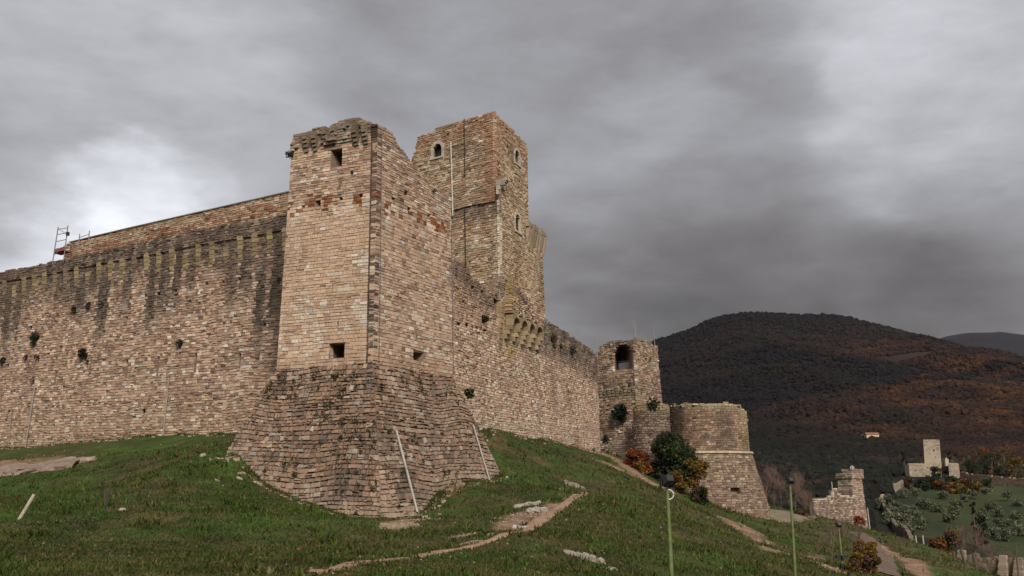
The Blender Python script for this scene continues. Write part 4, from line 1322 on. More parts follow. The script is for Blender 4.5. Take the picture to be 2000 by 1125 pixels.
for i in range(200):
    r_ = random.Random(i); a = R(r_.uniform(180, 370)); rr = r_.uniform(3.0, 4.5); s = r_.uniform(.12, .3)
    x, y = bc[0] + math.cos(a) * rr, bc[1] + math.sin(a) * rr
    m.box((-s, -s * .7, 0), (s, s * .7, s * .6), np.array([.42, .36, .24]) * r_.uniform(.6, 1.1), o=(x, y, zTop - .28 + r_.uniform(-.1, .12) - (1.5 if math.cos(a) > .85 else .35 if math.cos(a) > .7 else 0)))
o = m.build('rubble_top', M_STONE, bs); o['kind'] = 'stuff'
# low wall joining the turret to the bastion
wc0 = np.array([tc_[0] + 1.0, tc_[1] + 1.5]); wc1 = np.array([bc[0] - 3.5, bc[1] - .5])
wc0 = wc0 + [0, 1.5]; wc1 = wc1 + [0, 2.0]
dv = (wc1 - wc0); lv = np.linalg.norm(dv); dv /= lv
f_CW = Face(wc0, 0, lv, 0, 0, d=dv, hips=(0, 0))
if f_CW.n[1] > 0: f_CW.n = -f_CW.n; f_CW.sgn *= -1
cw = root('link_wall', (wc0[0], wc0[1], -2), 'short shaded wall linking the rounded turret with the round bastion', 'wall')
S = lay(f_CW, -5, zTU + .4, (.2, .3), (.3, .6), prof([(0, zTU), (lv, zTU + .2)], .15, 33), [], rng, split=.1)
emit_stones(stones(f_CW, S, rng, .04, .9, .018, .024, back=.2), pal_cols(len(S), 'dim', rng) * .5, f_CW.sgn, cw, 0)  # stone colour darkened to stand for the shade in the gap
add_core(cw, [core(f_CW, -6, zTU + .2, flat(zTU), [], 1.2, .5, .6)])

# ---------------- ruined tower lower on the ridge
RC = W(1664, 960, 170)[:2]
rdL = np.array([math.sin(R(-50)), math.cos(R(-50))]); rdR = np.array([math.sin(R(48)), math.cos(R(48))])
rt_ = root('ruined_tower', (RC[0], RC[1], -8), 'slim broken watchtower with a flared top further down the ridge', 'tower')
zr1 = W(1655, 930, 170)[2]; zr2 = W(1655, 917, 170)[2]
f_RL = Face(RC, 0, 2.3, .05, zr1, nflip=True, d=rdL); f_RR = Face(RC, 0, 3.4, .05, zr1, d=rdR)
f_RL.mit = f_RR.mit = (1, 0)
f_RL2 = Face(RC - rdL * .25 - rdR * .25, 0, 2.8, 0, 0, nflip=True, d=rdL); f_RR2 = Face(RC - rdL * .25 - rdR * .25, 0, 3.9, 0, 0, d=rdR)
VV = []; Cs = []; cores = []
for face, z0, z1, tf, kk in ((f_RL, -13, zr1, flat(99), 0), (f_RR, -13, zr1, flat(99), 1), (f_RL2, zr1 - .4, zr2 + .2, prof([(0, zr2), (1.5, zr2), (1.8, zr2 - .6), (4, zr2 - .7)], .1, 41), 0), (f_RR2, zr1 - .4, zr2 + .3, prof([(0, zr2), (2, zr2 + .1), (4, zr2 - .1)], .15, 42), 1)):
    S = lay(face, z0, z1, (.26, .4), (.4, .85), tf, [], rng, split=.05)
    zm = (S[:, 2] + S[:, 3]) / 2
    c = pal_cols(len(S), 'mixed' if kk else 'dim', rng, .12)
    c = c * (1.0 if kk else .85)  # left faces take darker stone, painting in their shaded side
    c = blend(c, np.array([.50, .46, .38]), np.where(rng.random(len(S)) < .3, .5, 0))
    V = stones(face, S, rng, .04, 1.2, .02, .03, back=.3)
    c = c * .78
    VV.append(V if face.sgn > 0 else V[:, [1, 0, 3, 2, 5, 4, 7, 6, 9, 8, 11, 10]]); Cs.append(c)
    cores.append(core(face, z0, z1, lambda u, t=tf: t(u) - .15, [], 1.2, .7, .7))
emit_stones(np.concatenate(VV), np.concatenate(Cs), 1, rt_, 0)
add_core(rt_, cores)
for i in range(3):
    m = MB(); q = RC + rdL * .3 + rdR * (.6 + .5 * i)
    m.tube([[*q, zr2], [*q, zr2 + .55 + .15 * (i % 2)]], .09, k=5); m.build('post', M_WHITE, rt_)
RWp = W(1590, 990, 160)[:2]; RWq = W(1672, 990, 166)[:2]
dv = RWq - RWp; lv = np.linalg.norm(dv); dv /= lv
f_RWL = Face(RWp, 0, lv, .03, -3, d=dv, hips=(0, 0))
if f_RWL.n[1] > 0: f_RWL.n = -f_RWL.n; f_RWL.sgn *= -1
rwl = root('ruin_wall', (RWp[0] + 3, RWp[1], -8), 'jagged wall fragment with a thin spike leaning on the slim watchtower', 'wall')
tRWL = prof([f_RWL.uz(*p) for p in ((1590, 976), (1605, 974), (1615, 971), (1626, 967), (1628, 955), (1634, 954), (1638, 966), (1650, 967), (1660, 969), (1673, 968))], .10, 44)
S = lay(f_RWL, -12, 0, (.22, .36), (.35, .7), tRWL, [op_px(f_RWL, 1600, 1606, 985, 990, False, .5)], rng, split=.1)
c = pal_cols(len(S), 'dim', rng, .2) * 1.05; um = (S[:, 0] + S[:, 1]) / 2; zm = (S[:, 2] + S[:, 3]) / 2
c = blend(c, np.array([.55, .50, .41]), sstep(.5, .1, tRWL(um) - zm) * .9)
emit_stones(stones(f_RWL, S, rng, .05, 1.3, .03, .035, back=.3), c, f_RWL.sgn, rwl, 0)
add_core(rwl, [core(f_RWL, -13, 0, lambda u: tRWL(u) - .12, [], .9, .6, .6)])
p = W(1626, 952, 162)
rod('iron_spike', (p[0], p[1], p[2] - 1.6), (p[0] - .1, p[1], p[2] + .9), .07, M_STAKE, 'thin pale spike standing on the jagged wall fragment', 'post')

# ---------------- hill castle on the next ridge
hc = root('hill_castle', (*W(1825, 930, 600)[:2], -4), 'distant pale fort with one square tower rising over a low walled court', 'castle')
def hbox(name, x0, x1, yt, yb, Yc, depth, ang, parent, col, taper=0, parts=True):
    """rectangular block whose near corner sits between two visible faces"""
    a = W(x0, yt, Yc); b = W(x1, yt, Yc); zt_ = a[2]; zb_ = W((x0 + x1) / 2, yb, Yc)[2]
    w = b[0] - a[0]
    ca, sa = math.cos(R(ang)), math.sin(R(ang))
    lw_ = w * .62 / ca; rw_ = w * .5 / max(sa, .3) if depth is None else depth
    base = np.array([a[0], Yc])
    pl = [base, base + np.array([ca, -sa]) * lw_, base + np.array([ca, -sa]) * lw_ + np.array([sa, ca]) * rw_, base + np.array([sa, ca]) * rw_]
    m = MB(); v = box_plan(pl, zb_, zt_)
    cen = v[:, :2].mean(0)
    v[:4, :2] = cen + (v[:4, :2] - cen) * (1 + taper)
    m.hexa(v, col)
    o = m.build(name, M_STONE, parent)
    return pl, zb_, zt_, o
pale = np.array([.36, .30, .23])
plT, zb_, zt_, _ = hbox('tower', 1803, 1845, 860, 912, 602, 9.0, 24, hc, pale, .04)
plA, zbA, ztA, _ = hbox('court_wall', 1775, 1870, 907, 931, 590, 10.0, 8, hc, pale * .92)
plB, zbB, ztB, _ = hbox('bastion', 1852, 1874, 905, 934, 580, 8.0, 30, hc, pale * 1.05)
def courses(pl, z0, z1, col, name, n):     # string courses and parapet band, real ledges
    m = MB()
    for zc in n:
        z = z0 + (z1 - z0) * zc
        q = np.array(pl); cen = q.mean(0); q = cen + (q - cen) * 1.03
        m.hexa(box_plan(q, z, z + .5), col)
    m.build(name, M_STONE, hc)
def block_skin(pl, z0, z1, col, seed):
    rg_ = np.random.default_rng(seed)
    for (i_, j_) in ((0, 1), (1, 2)):
        A_ = np.array(pl[i_]); B_ = np.array(pl[j_]); dd = B_ - A_; ll = np.linalg.norm(dd); dd = dd / ll
        f_ = Face(A_, 0, ll, 0, 0, d=dd, hips=(0, 0)); f_.n = np.array([dd[1], -dd[0]]); f_.sgn = 1
        S_ = lay(f_, z0, z1, (.5, .9), (.8, 1.8), flat(99), [], rg_, split=.05)
        V_ = stones(f_, S_, rg_, .06, 1.5, .03, .05, back=.1, wav=.1)
        C_ = np.array(col) * rg_.uniform(.62, 1.2, (len(S_), 1))
        C_ = blend(C_, LICH_SHADE * 2, sstep(.55, .75, fbm(S_[:, 0] * .3, S_[:, 2] * .2, seed)) * .45)
        emit_stones(V_, C_, 1, hc, 0)
block_skin(plT, zb_, zt_, pale, 1); block_skin(plA, zbA, ztA, pale * .9, 2); block_skin(plB, zbB, ztB, pale, 3)
courses(plT, zb_, zt_, pale * 1.05, 'string_course', (.86,))
def slit(pl, i, j, t, z, w, h, parent):
    a = np.array(pl[i]); b = np.array(pl[j]); d = (b - a) / np.linalg.norm(b - a); n = np.array([d[1], -d[0]])
    c = a + (b - a) * t
    m = MB(); m.hexa(box_plan([c - d * w / 2 + n * .12, c + d * w / 2 + n * .12, c + d * w / 2 - n * .3, c - d * w / 2 - n * .3], z, z + h)); m.build('window', M_VOID, parent)
for (t, f_, w, h) in ((.62, .58, .8, 1.3), (.35, .48, .5, .7), (.7, .35, .5, .7)):
    slit(plT, 0, 1, t, zb_ + (zt_ - zb_) * f_, w, h, hc)
for t in (.2, .58, .66, .71):
    slit(plA, 0, 1, t, zbA + (ztA - zbA) * (.5 + .2 * ((t * 10) % 1)), .6, .8, hc)
rr = np.random.default_rng(3)
m = MB()
for i in range(46):                     # uneven battered parapet stones
    t = i / 46; a = np.array(plA[0]) + (np.array(plA[1]) - plA[0]) * t
    s = rr.uniform(.3, .8)
    m.box((-s, -s, -.4), (s, s, s * .8), pale * rr.uniform(.8, 1.1), o=(a[0], a[1] + .8, ztA))
m.build('parapet', M_STONE, hc)
q = W(1848, 900, 588)
m = MB(); m.box((-1.0, -1.0, -3), (1.0, 1.0, 1.0), pale, o=q); m.box((-.5, -.5, 1.0), (.5, .5, 1.8), pale, o=q); m.build('belfry', M_STONE, hc)

def rubble_wall(name, pts, hgt, th, label, col, seed, taper=.1, block=1.6, cat='wall', group=None, gnd_=True):
    """long old wall following the ground, laid from separate uneven blocks"""
    r_ = np.random.default_rng(seed)
    m = MB()
    P = [np.array(p[:2], float) for p in pts]
    for A, B in zip(P[:-1], P[1:]):
        l = np.linalg.norm(B - A); n_ = max(1, int(l / block)); d = (B - A) / l; n = np.array([d[1], -d[0]])
        for i in range(n_):
            c = A + d * (i + .5) * l / n_; g = Hs(*c)
            k = int(max(1, hgt / (block * .55)))
            for j in range(k):
                if j == k - 1 and r_.random() < .3: continue
                z0 = g - (.8 if j == 0 else 0) + hgt * j / k; z1 = g + hgt * (j + 1) / k * r_.uniform(.97, 1.0)
                w2 = l / n_ / 2 * .985; t2 = th / 2 * (1 + r_.uniform(-.08, .08))
                q = box_plan([c - d * w2 - n * t2, c + d * w2 - n * t2, c + d * w2 + n * t2, c - d * w2 + n * t2], z0, z1)
                m.hexa(q, np.array(col) * r_.uniform(.65, 1.2))
    o = m.build(name, M_STONE, None, (P[0][0], P[0][1], Hs(*P[0]))); tag(o, label, cat, group); return o

# ------------------------------------------------------------------ ground details
def strip(name, pix, widths, label, col, lift=.05, seed=0, dens=.35):
    c = np.array([ghit(*p)[:2] for p in pix]); wd = np.array(widths, float)
    s = np.concatenate([[0], np.cumsum(np.linalg.norm(np.diff(c, axis=0), axis=1))])
    n = int(s[-1] / dens) + 2; t = np.linspace(0, s[-1], n)
    cx = np.interp(t, s, c[:, 0]); cy = np.interp(t, s, c[:, 1]); w = np.interp(t, s, wd)
    k = 5; ker = np.ones(k) / k
    cx = np.convolve(np.pad(cx, 2, 'edge'), ker, 'valid'); cy = np.convolve(np.pad(cy, 2, 'edge'), ker, 'valid')
    tx = np.gradient(cx); ty = np.gradient(cy); l = np.hypot(tx, ty) + 1e-9; nx_, ny_ = ty / l, -tx / l
    V = []; rows = np.linspace(-1, 1, 7)
    for j, r_ in enumerate(rows):
        e = w / 2 * (r_ + (.45 * (vn(t * 1.6, j, seed) - .5) if abs(r_) == 1 else 0))
        x = cx + nx_ * e; y = cy + ny_ * e
        V.append(np.stack([x, y, H(x, y) + lift - (.09 if abs(r_) == 1 else 0)], -1))
    V = np.stack(V, 1)
    i = np.arange(n * 7).reshape(n, 7)
    q = np.stack([i[:-1, :-1], i[:-1, 1:], i[1:, 1:], i[1:, :-1]], -1).reshape(-1, 4)
    cc = np.array(col) * (.7 + .6 * fbm(V[..., 0] * 1.7, V[..., 1] * 1.7, seed + 2))[..., None]
    o = mk(name, V.reshape(-1, 3), q, M_ROCK, cc.reshape(-1, 3), None, V.reshape(-1, 3).mean(0), True)
    tag(o, label=label, kind='structure')
    return o, np.stack([cx, cy], -1), w
PATHPX = [(600, 1124), (660, 1112), (740, 1098), (830, 1083), (905, 1072), (960, 1056), (1010, 1042), (1050, 1020), (1085, 998), (1115, 975), (1150, 966)]
_, path_c, path_w = strip('path', PATHPX, [.34, .38, .42, .46, .5, .55, .65, .75, .7, .6, .4], 'narrow trodden earth path climbing the grass slope', (.27, .175, .12), .05, 3)
TRPX = [(1735, 1124), (1726, 1100), (1712, 1078), (1700, 1060), (1688, 1048), (1672, 1040)]
_, track_c, track_w = strip('track', TRPX, [1.5, 1.7, 1.9, 2.0, 2.0, 1.8], 'stony brown track dropping along the ridge beside the yellow bush', (.125, .09, .07), .07, 9)
strip('track', [(1500, 1014), (1530, 1009), (1570, 1006), (1590, 1006)], [3.0, 4.0, 4.0, 3.0], 'level gravel terrace behind the round bastion', (.17, .14, .10), .07, 12)

def rock(name, px, py, wpx, hpx, label, seed, cat='rock', group=None, col=(.42, .36, .30), flatness=.45, yaw=0, sub=3, sink=.3):
    g = ghit(px, py + hpx * .25)
    dist = g[1]; sc = dist / F
    rx = wpx * sc / 2; rz = hpx * sc / 2; ry = rx * .8
    rgk = np.random.default_rng(seed)
    vs_ = []; fs_ = []; nn = 0
    npc = 1 if wpx < 20 else 3 if wpx < 60 else 9
    for k_ in range(npc):
        q = rgk.normal(0, 1, (26, 3)); q /= np.linalg.norm(q, axis=1)[:, None]
        q = np.sign(q) * np.abs(q) ** .7
        if npc > 1:
            sc_ = rgk.uniform(.35, .6) if npc == 3 else rgk.uniform(.22, .42)
            q = q * [sc_ * 1.2, sc_, sc_ * 1.1 + .25]; q += [(k_ / (npc - 1) - .5) * 1.5 * (1 if npc == 3 else 1.15), rgk.uniform(-.35, .35), rgk.uniform(-.35, .1)]
        bm = bmesh.new()
        for p in q: bm.verts.new(p)
        h_ = bmesh.ops.convex_hull(bm, input=bm.verts)
        bmesh.ops.delete(bm, geom=[e for e in h_['geom_interior'] if isinstance(e, bmesh.types.BMVert)], context='VERTS')
        bmesh.ops.subdivide_edges(bm, edges=bm.edges, cuts=1, use_grid_fill=True)
        bmesh.ops.triangulate(bm, faces=bm.faces)
        bm.verts.index_update()
        v_ = np.array([p.co[:] for p in bm.verts]); f_ = np.array([[p.index for p in t.verts] for t in bm.faces]); bm.free()
        vs_.append(v_); fs_.append(f_ + nn); nn += len(v_)
    v = np.concatenate(vs_); f = np.concatenate(fs_)
    v = v + (np.stack([fbm(v[:, 0] * 3 + seed, v[:, 1] * 3 + v[:, 2] * 4, seed + j) for j in range(3)], -1) - .5) * .22
    c = np.array(col) * .54 * (.60 + .75 * fbm(v[:, 0] * 3, v[:, 1] * 3 + v[:, 2] * 5, seed + 9))[:, None]
    v = v * np.array([rx, ry, rz])
    ya = R(yaw); v = np.stack([v[:, 0] * math.cos(ya) - v[:, 1] * math.sin(ya), v[:, 0] * math.sin(ya) + v[:, 1] * math.cos(ya), v[:, 2]], -1)
    # lie along the slope
    e = .6; sx = (Hs(g[0] + e, g[1]) - Hs(g[0] - e, g[1])) / (2 * e); sy = (Hs(g[0], g[1] + e) - Hs(g[0], g[1] - e)) / (2 * e)
    v[:, 2] += v[:, 0] * sx + v[:, 1] * sy + rz * (1 - sink * 2.2)
    o = mk(name, v + g, f, M_ROCK, c, None, g)
    tag(o, label, cat, group); return o
ROCKS = [(1122, 947, 36, 15, 'flat pale rock just above the upper end of the path', (.40, .33, .27)),
         (1030, 984, 40, 14, 'low pale rock ledge left of the bare earth patch', (.50, .45, .38)),
         (1048, 996, 32, 20, 'tilted bright slab on the bare earth beside the path', (.52, .47, .41)),
         (1015, 1028, 28, 11, 'small bright slab at the path edge below the tilted one', (.52, .46, .40)),
         (922, 1059, 42, 12, 'smooth buried rock touching the path', (.36, .28, .23)),
         (957, 1044, 14, 9, 'little pale stone above the smooth buried rock', (.45, .40, .33)),
         (1128, 1082, 44, 16, 'left end of the split rock outcrop low on the slope', (.42, .37, .31)),
         (1158, 1090, 38, 30, 'knobbly middle of the split rock outcrop low on the slope', (.44, .39, .33)),
         (1182, 1112, 40, 24, 'lowest lobe of the rock outcrop at the frame edge', (.40, .35, .30)),
         (396, 889, 12, 8, 'white round stone alone in dark grass left of the tower base', (.70, .62, .48)),
         (424, 938, 11, 6, 'cream stone lower than the white round stone', (.56, .50, .40)),
         (468, 934, 13, 6, 'light stone beside the left foot of the tower', (.56, .50, .42)),
         (240, 995, 17, 6, 'flat white stone beside the dark dead sapling', (.66, .60, .50)),
         (252, 1088, 9, 9, 'pale upright stone near the bottom edge of the lawn', (.55, .48, .36)),
         (231, 1092, 13, 5, 'flat beige stone touching the pale upright stone', (.50, .42, .32)),
         (820, 1008, 30, 8, 'pointed white slab by the foot of the leaning pipe', (.56, .50, .43)),
         (838, 1013, 14, 6, 'small slab right of the pointed white slab', (.48, .40, .32)),
         (770, 1028, 46, 22, 'fallen masonry lump at the corner foot of the tower', (.44, .35, .25)),
         (805, 1024, 24, 14, 'smaller fallen lump right of the masonry lump', (.40, .32, .24)),
         (580, 1121, 22, 8, 'pinkish stone at the bottom edge near the path', (.48, .38, .30)),
         (1290, 1030, 6, 4, 'tiny pale stone left of the nearest floodlight pole', (.5, .45, .36)),
         (1042, 1088, 8, 5, 'small pale stone in the grass below the path bend', (.5, .44, .35)),
         (990, 932, 7, 4, 'tiny pale stone high on the slope by the tower', (.55, .5, .4)),
         (1500, 1062, 8, 5, 'stone in the scree below the round bastion', (.42, .36, .3))]
for i, (px, py, w, h, lab, c) in enumerate(ROCKS):
    rock('rock', px, py, w, h, lab, 200 + i, col=c, yaw=(i * 37) % 60 - 30)
# the long outcrop at the left edge: three overlapping beds
rock('rock_outcrop', 120, 900, 110, 22, 'upper bed of the long rock outcrop below the left wall', 310, col=(.44, .36, .28), yaw=8, sub=4, sink=.36)
rock('rock_outcrop', 40, 912, 180, 32, 'lower bed of the long rock outcrop reaching the left frame edge', 311, col=(.38, .29, .24), yaw=6, sub=4, sink=.36)
# scattered small stones nobody could count
rg = np.random.default_rng(12)
m = MB()
for i in range(1900):
    if i < 1300:
        s_ = SOIL[rg.integers(0, len(SOIL))]; t = rg.random(); p = s_[0][:2] + (s_[1][:2] - s_[0][:2]) * t + rg.normal(0, s_[2] * .8, 2)
    elif i < 1650:
        k = rg.integers(0, len(path_c)); p = path_c[k] + rg.normal(0, .55, 2)
    else:
        y = rg.uniform(18, 75); p = np.array([rg.uniform(-.5, .4) * y, y])
    z = Hs(*p); s = rg.uniform(.012, .05) * (1 + p[1] / 110)
    v = rg.normal(0, 1, (6, 3)); v = np.array([[1, 0, 0], [0, 1, 0], [-1, 0, 0], [0, -1, 0], [0, 0, .7], [0, 0, -.6]]) * s * rg.uniform(.6, 1.4, (6, 1)) + [p[0], p[1], z - s * .05]
    m.add(v, [[0, 1, 4], [1, 2, 4], [2, 3, 4], [3, 0, 4], [1, 0, 5], [2, 1, 5], [3, 2, 5], [0, 3, 5]], np.array([.30, .24, .18]) * rg.uniform(.6, 1.25))
o = m.build('gravel', M_ROCK, None, (0, 40, -2)); tag(o, 'loose small stones scattered over the slope', 'gravel', kind='stuff')

# ---------------- grass
def grass():
    rg = np.random.default_rng(5)
    n = 330000
    Yv = np.exp(rg.uniform(math.log(13.0), math.log(150), n * 2))
    Yv = Yv[rg.random(len(Yv)) < np.clip(1.2 - Yv / 200, .2, 1)][:n]
    n = len(Yv)
    Xv = rg.uniform(-.62, .62, n) * Yv
    # keep off the masonry footprints, path and bare soil
    e = earth(Xv, Yv); k = rg.random(n) > np.clip((e - .15) * 2.2, 0, .97)
    for f, s in ((f_LW, 1),):
        q = (np.stack([Xv, Yv], -1) - f.P) @ f.n; u = (np.stack([Xv, Yv], -1) - f.P) @ f.d
        k &= ~((q < .05) & (u > -5) & (Xv < -6))
    q = (np.stack([Xv, Yv], -1) - f_RW.P) @ f_RW.n; u = (np.stack([Xv, Yv], -1) - f_RW.P) @ f_RW.d
    k &= ~((q < .1) & (u < 41.6) & (u > -4))
    for cc_, ww in ((path_c, path_w), (track_c, track_w)):
        for j in range(0, len(cc_), 2):
            k &= (np.hypot(Xv - cc_[j, 0], Yv - cc_[j, 1]) > ww[j] * .55)
    Xv = Xv[k]; Yv = Yv[k]; n = len(Xv)
    Zv = H(Xv, Yv)
    rad = np.hypot(Xv - 10, Yv - 60); kk = rad < 150
    Xv, Yv, Zv = Xv[kk], Yv[kk], Zv[kk]; n = len(Xv)
    base = ground_color(Xv, Yv)
    n1 = fbm(Xv * .5, Yv * .5, 51)
    live = np.array([.054, .094, .011]); dry = np.array([.12, .105, .034]); dk = np.array([.025, .043, .008])
    c = base * 1.15
    pick = rg.random(n)
    c = np.where((pick < .38)[:, None], live * rg.uniform(.7, 1.3, (n, 1)), c)
    c = np.where(((pick > .38) & (pick < .52))[:, None], dk * rg.uniform(.7, 1.3, (n, 1)), c)
    dr = rg.random(n) < sstep(.40, .68, fbm(Xv * .5, Yv * .5, 53)) * .55 + .10 * (Xv > 3)
    c = np.where(dr[:, None], dry * rg.uniform(.5, 1.15, (n, 1)), c)
    hgt = (.020 + .045 * n1 + .06 * sstep(.6, .8, fbm(Xv * 1.1, Yv * 1.1, 57))) * rg.uniform(.5, 1.6, n) * (1 + Yv / 38)
    wd = hgt * .42 + Yv * .0004
    az = rg.uniform(0, 2 * math.pi, n); lean = rg.normal(0, .5, (n, 2)) * hgt[:, None]
    P = np.stack([Xv, Yv, Zv - .01], -1)
    sx = np.stack([np.cos(az) * wd / 2, np.sin(az) * wd / 2, np.zeros(n)], -1)
    V = np.stack([P - sx, P + sx, P + np.stack([lean[:, 0], lean[:, 1], hgt], -1)], 1)
    f = np.arange(n * 3).reshape(n, 3)
    o = mk('grass', V.reshape(-1, 3), f, M_GRASS, np.repeat(c, 3, 0), None, (0, 40, -2))
    tag(o, 'short winter grass with dry tufts over the slope', 'grass', kind='stuff')
grass()

def foot_growth():
    """tall weeds, fallen leaves and rubble where the walls meet the turf"""
    rg = np.random.default_rng(61)
    P = []
    for f, u0_, u1_ in ((f_LW, 5, 46), (f_RW, 7, 41)):
        for i in range(900):
            u = rg.uniform(u0_, u1_); q = f.P + f.d * u + f.n * (abs(rg.normal(0, .25)) + .12); P.append((q[0], q[1], .75 if f is f_LW else .6))
    for f in (g_TL, g_TR):
        for i in range(1100):
            u = rg.uniform(-2.5, f.L + 2.2); z = 6.7
            for _ in range(5):
                p = f.pt(np.array([u]), np.array([z]), .1)[0]; z = .5 * z + .5 * Hs(p[0], p[1])
            q = p[:2] + f.n * (abs(rg.normal(0, .35)) + .05); P.append((q[0], q[1], .8))
    P = np.array(P); m_ = fbm(P[:, 0] * .9, P[:, 1] * .9, 63) > .42; P = P[m_]
    k = 5; n = len(P) * k
    X_ = np.repeat(P[:, 0], k) + rg.normal(0, .07, n); Y_ = np.repeat(P[:, 1], k) + rg.normal(0, .07, n); Z_ = H(X_, Y_) - .03
    hgt = rg.uniform(.10, .34, n) * np.repeat(P[:, 2], k); az = rg.uniform(0, 6.28, n); wd = hgt * .14 + .012
    B = np.stack([X_, Y_, Z_], -1); sx = np.stack([np.cos(az) * wd, np.sin(az) * wd, np.zeros(n)], -1)
    T = B + np.stack([rg.normal(0, .35, n) * hgt, rg.normal(0, .35, n) * hgt, hgt], -1)
    c = np.array([[.045, .085, .012], [.03, .05, .010], [.14, .11, .045], [.09, .065, .03]])[rg.choice(4, n, p=[.4, .25, .2, .15])] * rg.uniform(.6, 1.3, (n, 1))
    o = mk('weeds', np.stack([B - sx, B + sx, T], 1).reshape(-1, 3), np.arange(n * 3).reshape(n, 3), M_GRASS, np.repeat(c, 3, 0), None, (0, 60, 0))
    tag(o, 'taller weeds growing along the foot of the walls', 'weeds', kind='stuff')
    mb = MB(); q = P[rg.choice(len(P), 700)]
    for (x, y, _) in q:
        x += rg.normal(0, .2); y -= abs(rg.normal(0, .35)); z = Hs(x, y); s = rg.uniform(.03, .12)
        v = np.array([[a, b, c_] for c_ in (-.5, .55) for (a, b) in ((-1, -.8), (1, -.8), (1, .8), (-1, .8))]) * s * rg.uniform(.7, 1.3, (8, 3)) + [x, y, z]
        mb.hexa(v, np.array([.30, .235, .18]) * rg.uniform(.6, 1.3))
    o = mb.build('rubble', M_ROCK, None, (0, 60, 0)); tag(o, 'small rubble fallen at the foot of the walls', 'rubble', kind='stuff')
    n = 16000
    Y_ = np.exp(rg.uniform(math.log(14), math.log(95), n)); X_ = rg.uniform(-.6, .6, n) * Y_
    kk = (rg.random(n) < .25 + .9 * sstep(.45, .65, fbm(X_ * .4, Y_ * .4, 64)))
    q = (np.stack([X_, Y_], -1) - f_LW.P) @ f_LW.n; kk &= ~((q < .1) & (X_ < -6))
    q = (np.stack([X_, Y_], -1) - f_RW.P) @ f_RW.n; kk &= q > .1
    X_, Y_ = X_[kk], Y_[kk]; n = len(X_); Z_ = H(X_, Y_) + rg.uniform(.02, .07, n) * (1 + Y_ / 60)
    c = np.array([[.13, .085, .04], [.10, .065, .035], [.16, .13, .065], [.07, .05, .03]])[rg.integers(0, 4, n)] * rg.uniform(.6, 1.2, (n, 1))
    a = rg.uniform(0, 6.28, n); s_ = rg.uniform(.012, .032, n) * (1 + Y_ / 50)
    d1 = np.stack([np.cos(a) * s_, np.sin(a) * s_, rg.normal(0, .4, n) * s_], -1); d2 = np.stack([-np.sin(a) * s_ * .6, np.cos(a) * s_ * .6, rg.normal(0, .5, n) * s_], -1)
    C_ = np.stack([X_, Y_, Z_], -1)
    o = mk('fallen_leaves', np.stack([C_ - d1, C_ + d2, C_ + d1, C_ - d2], 1).reshape(-1, 3), np.arange(n * 4).reshape(n, 4), M_LEAF, np.repeat(c, 4, 0), None, (0, 40, -2))
    tag(o, 'withered brown leaves lying in the grass', 'leaves', kind='stuff')
foot_growth()

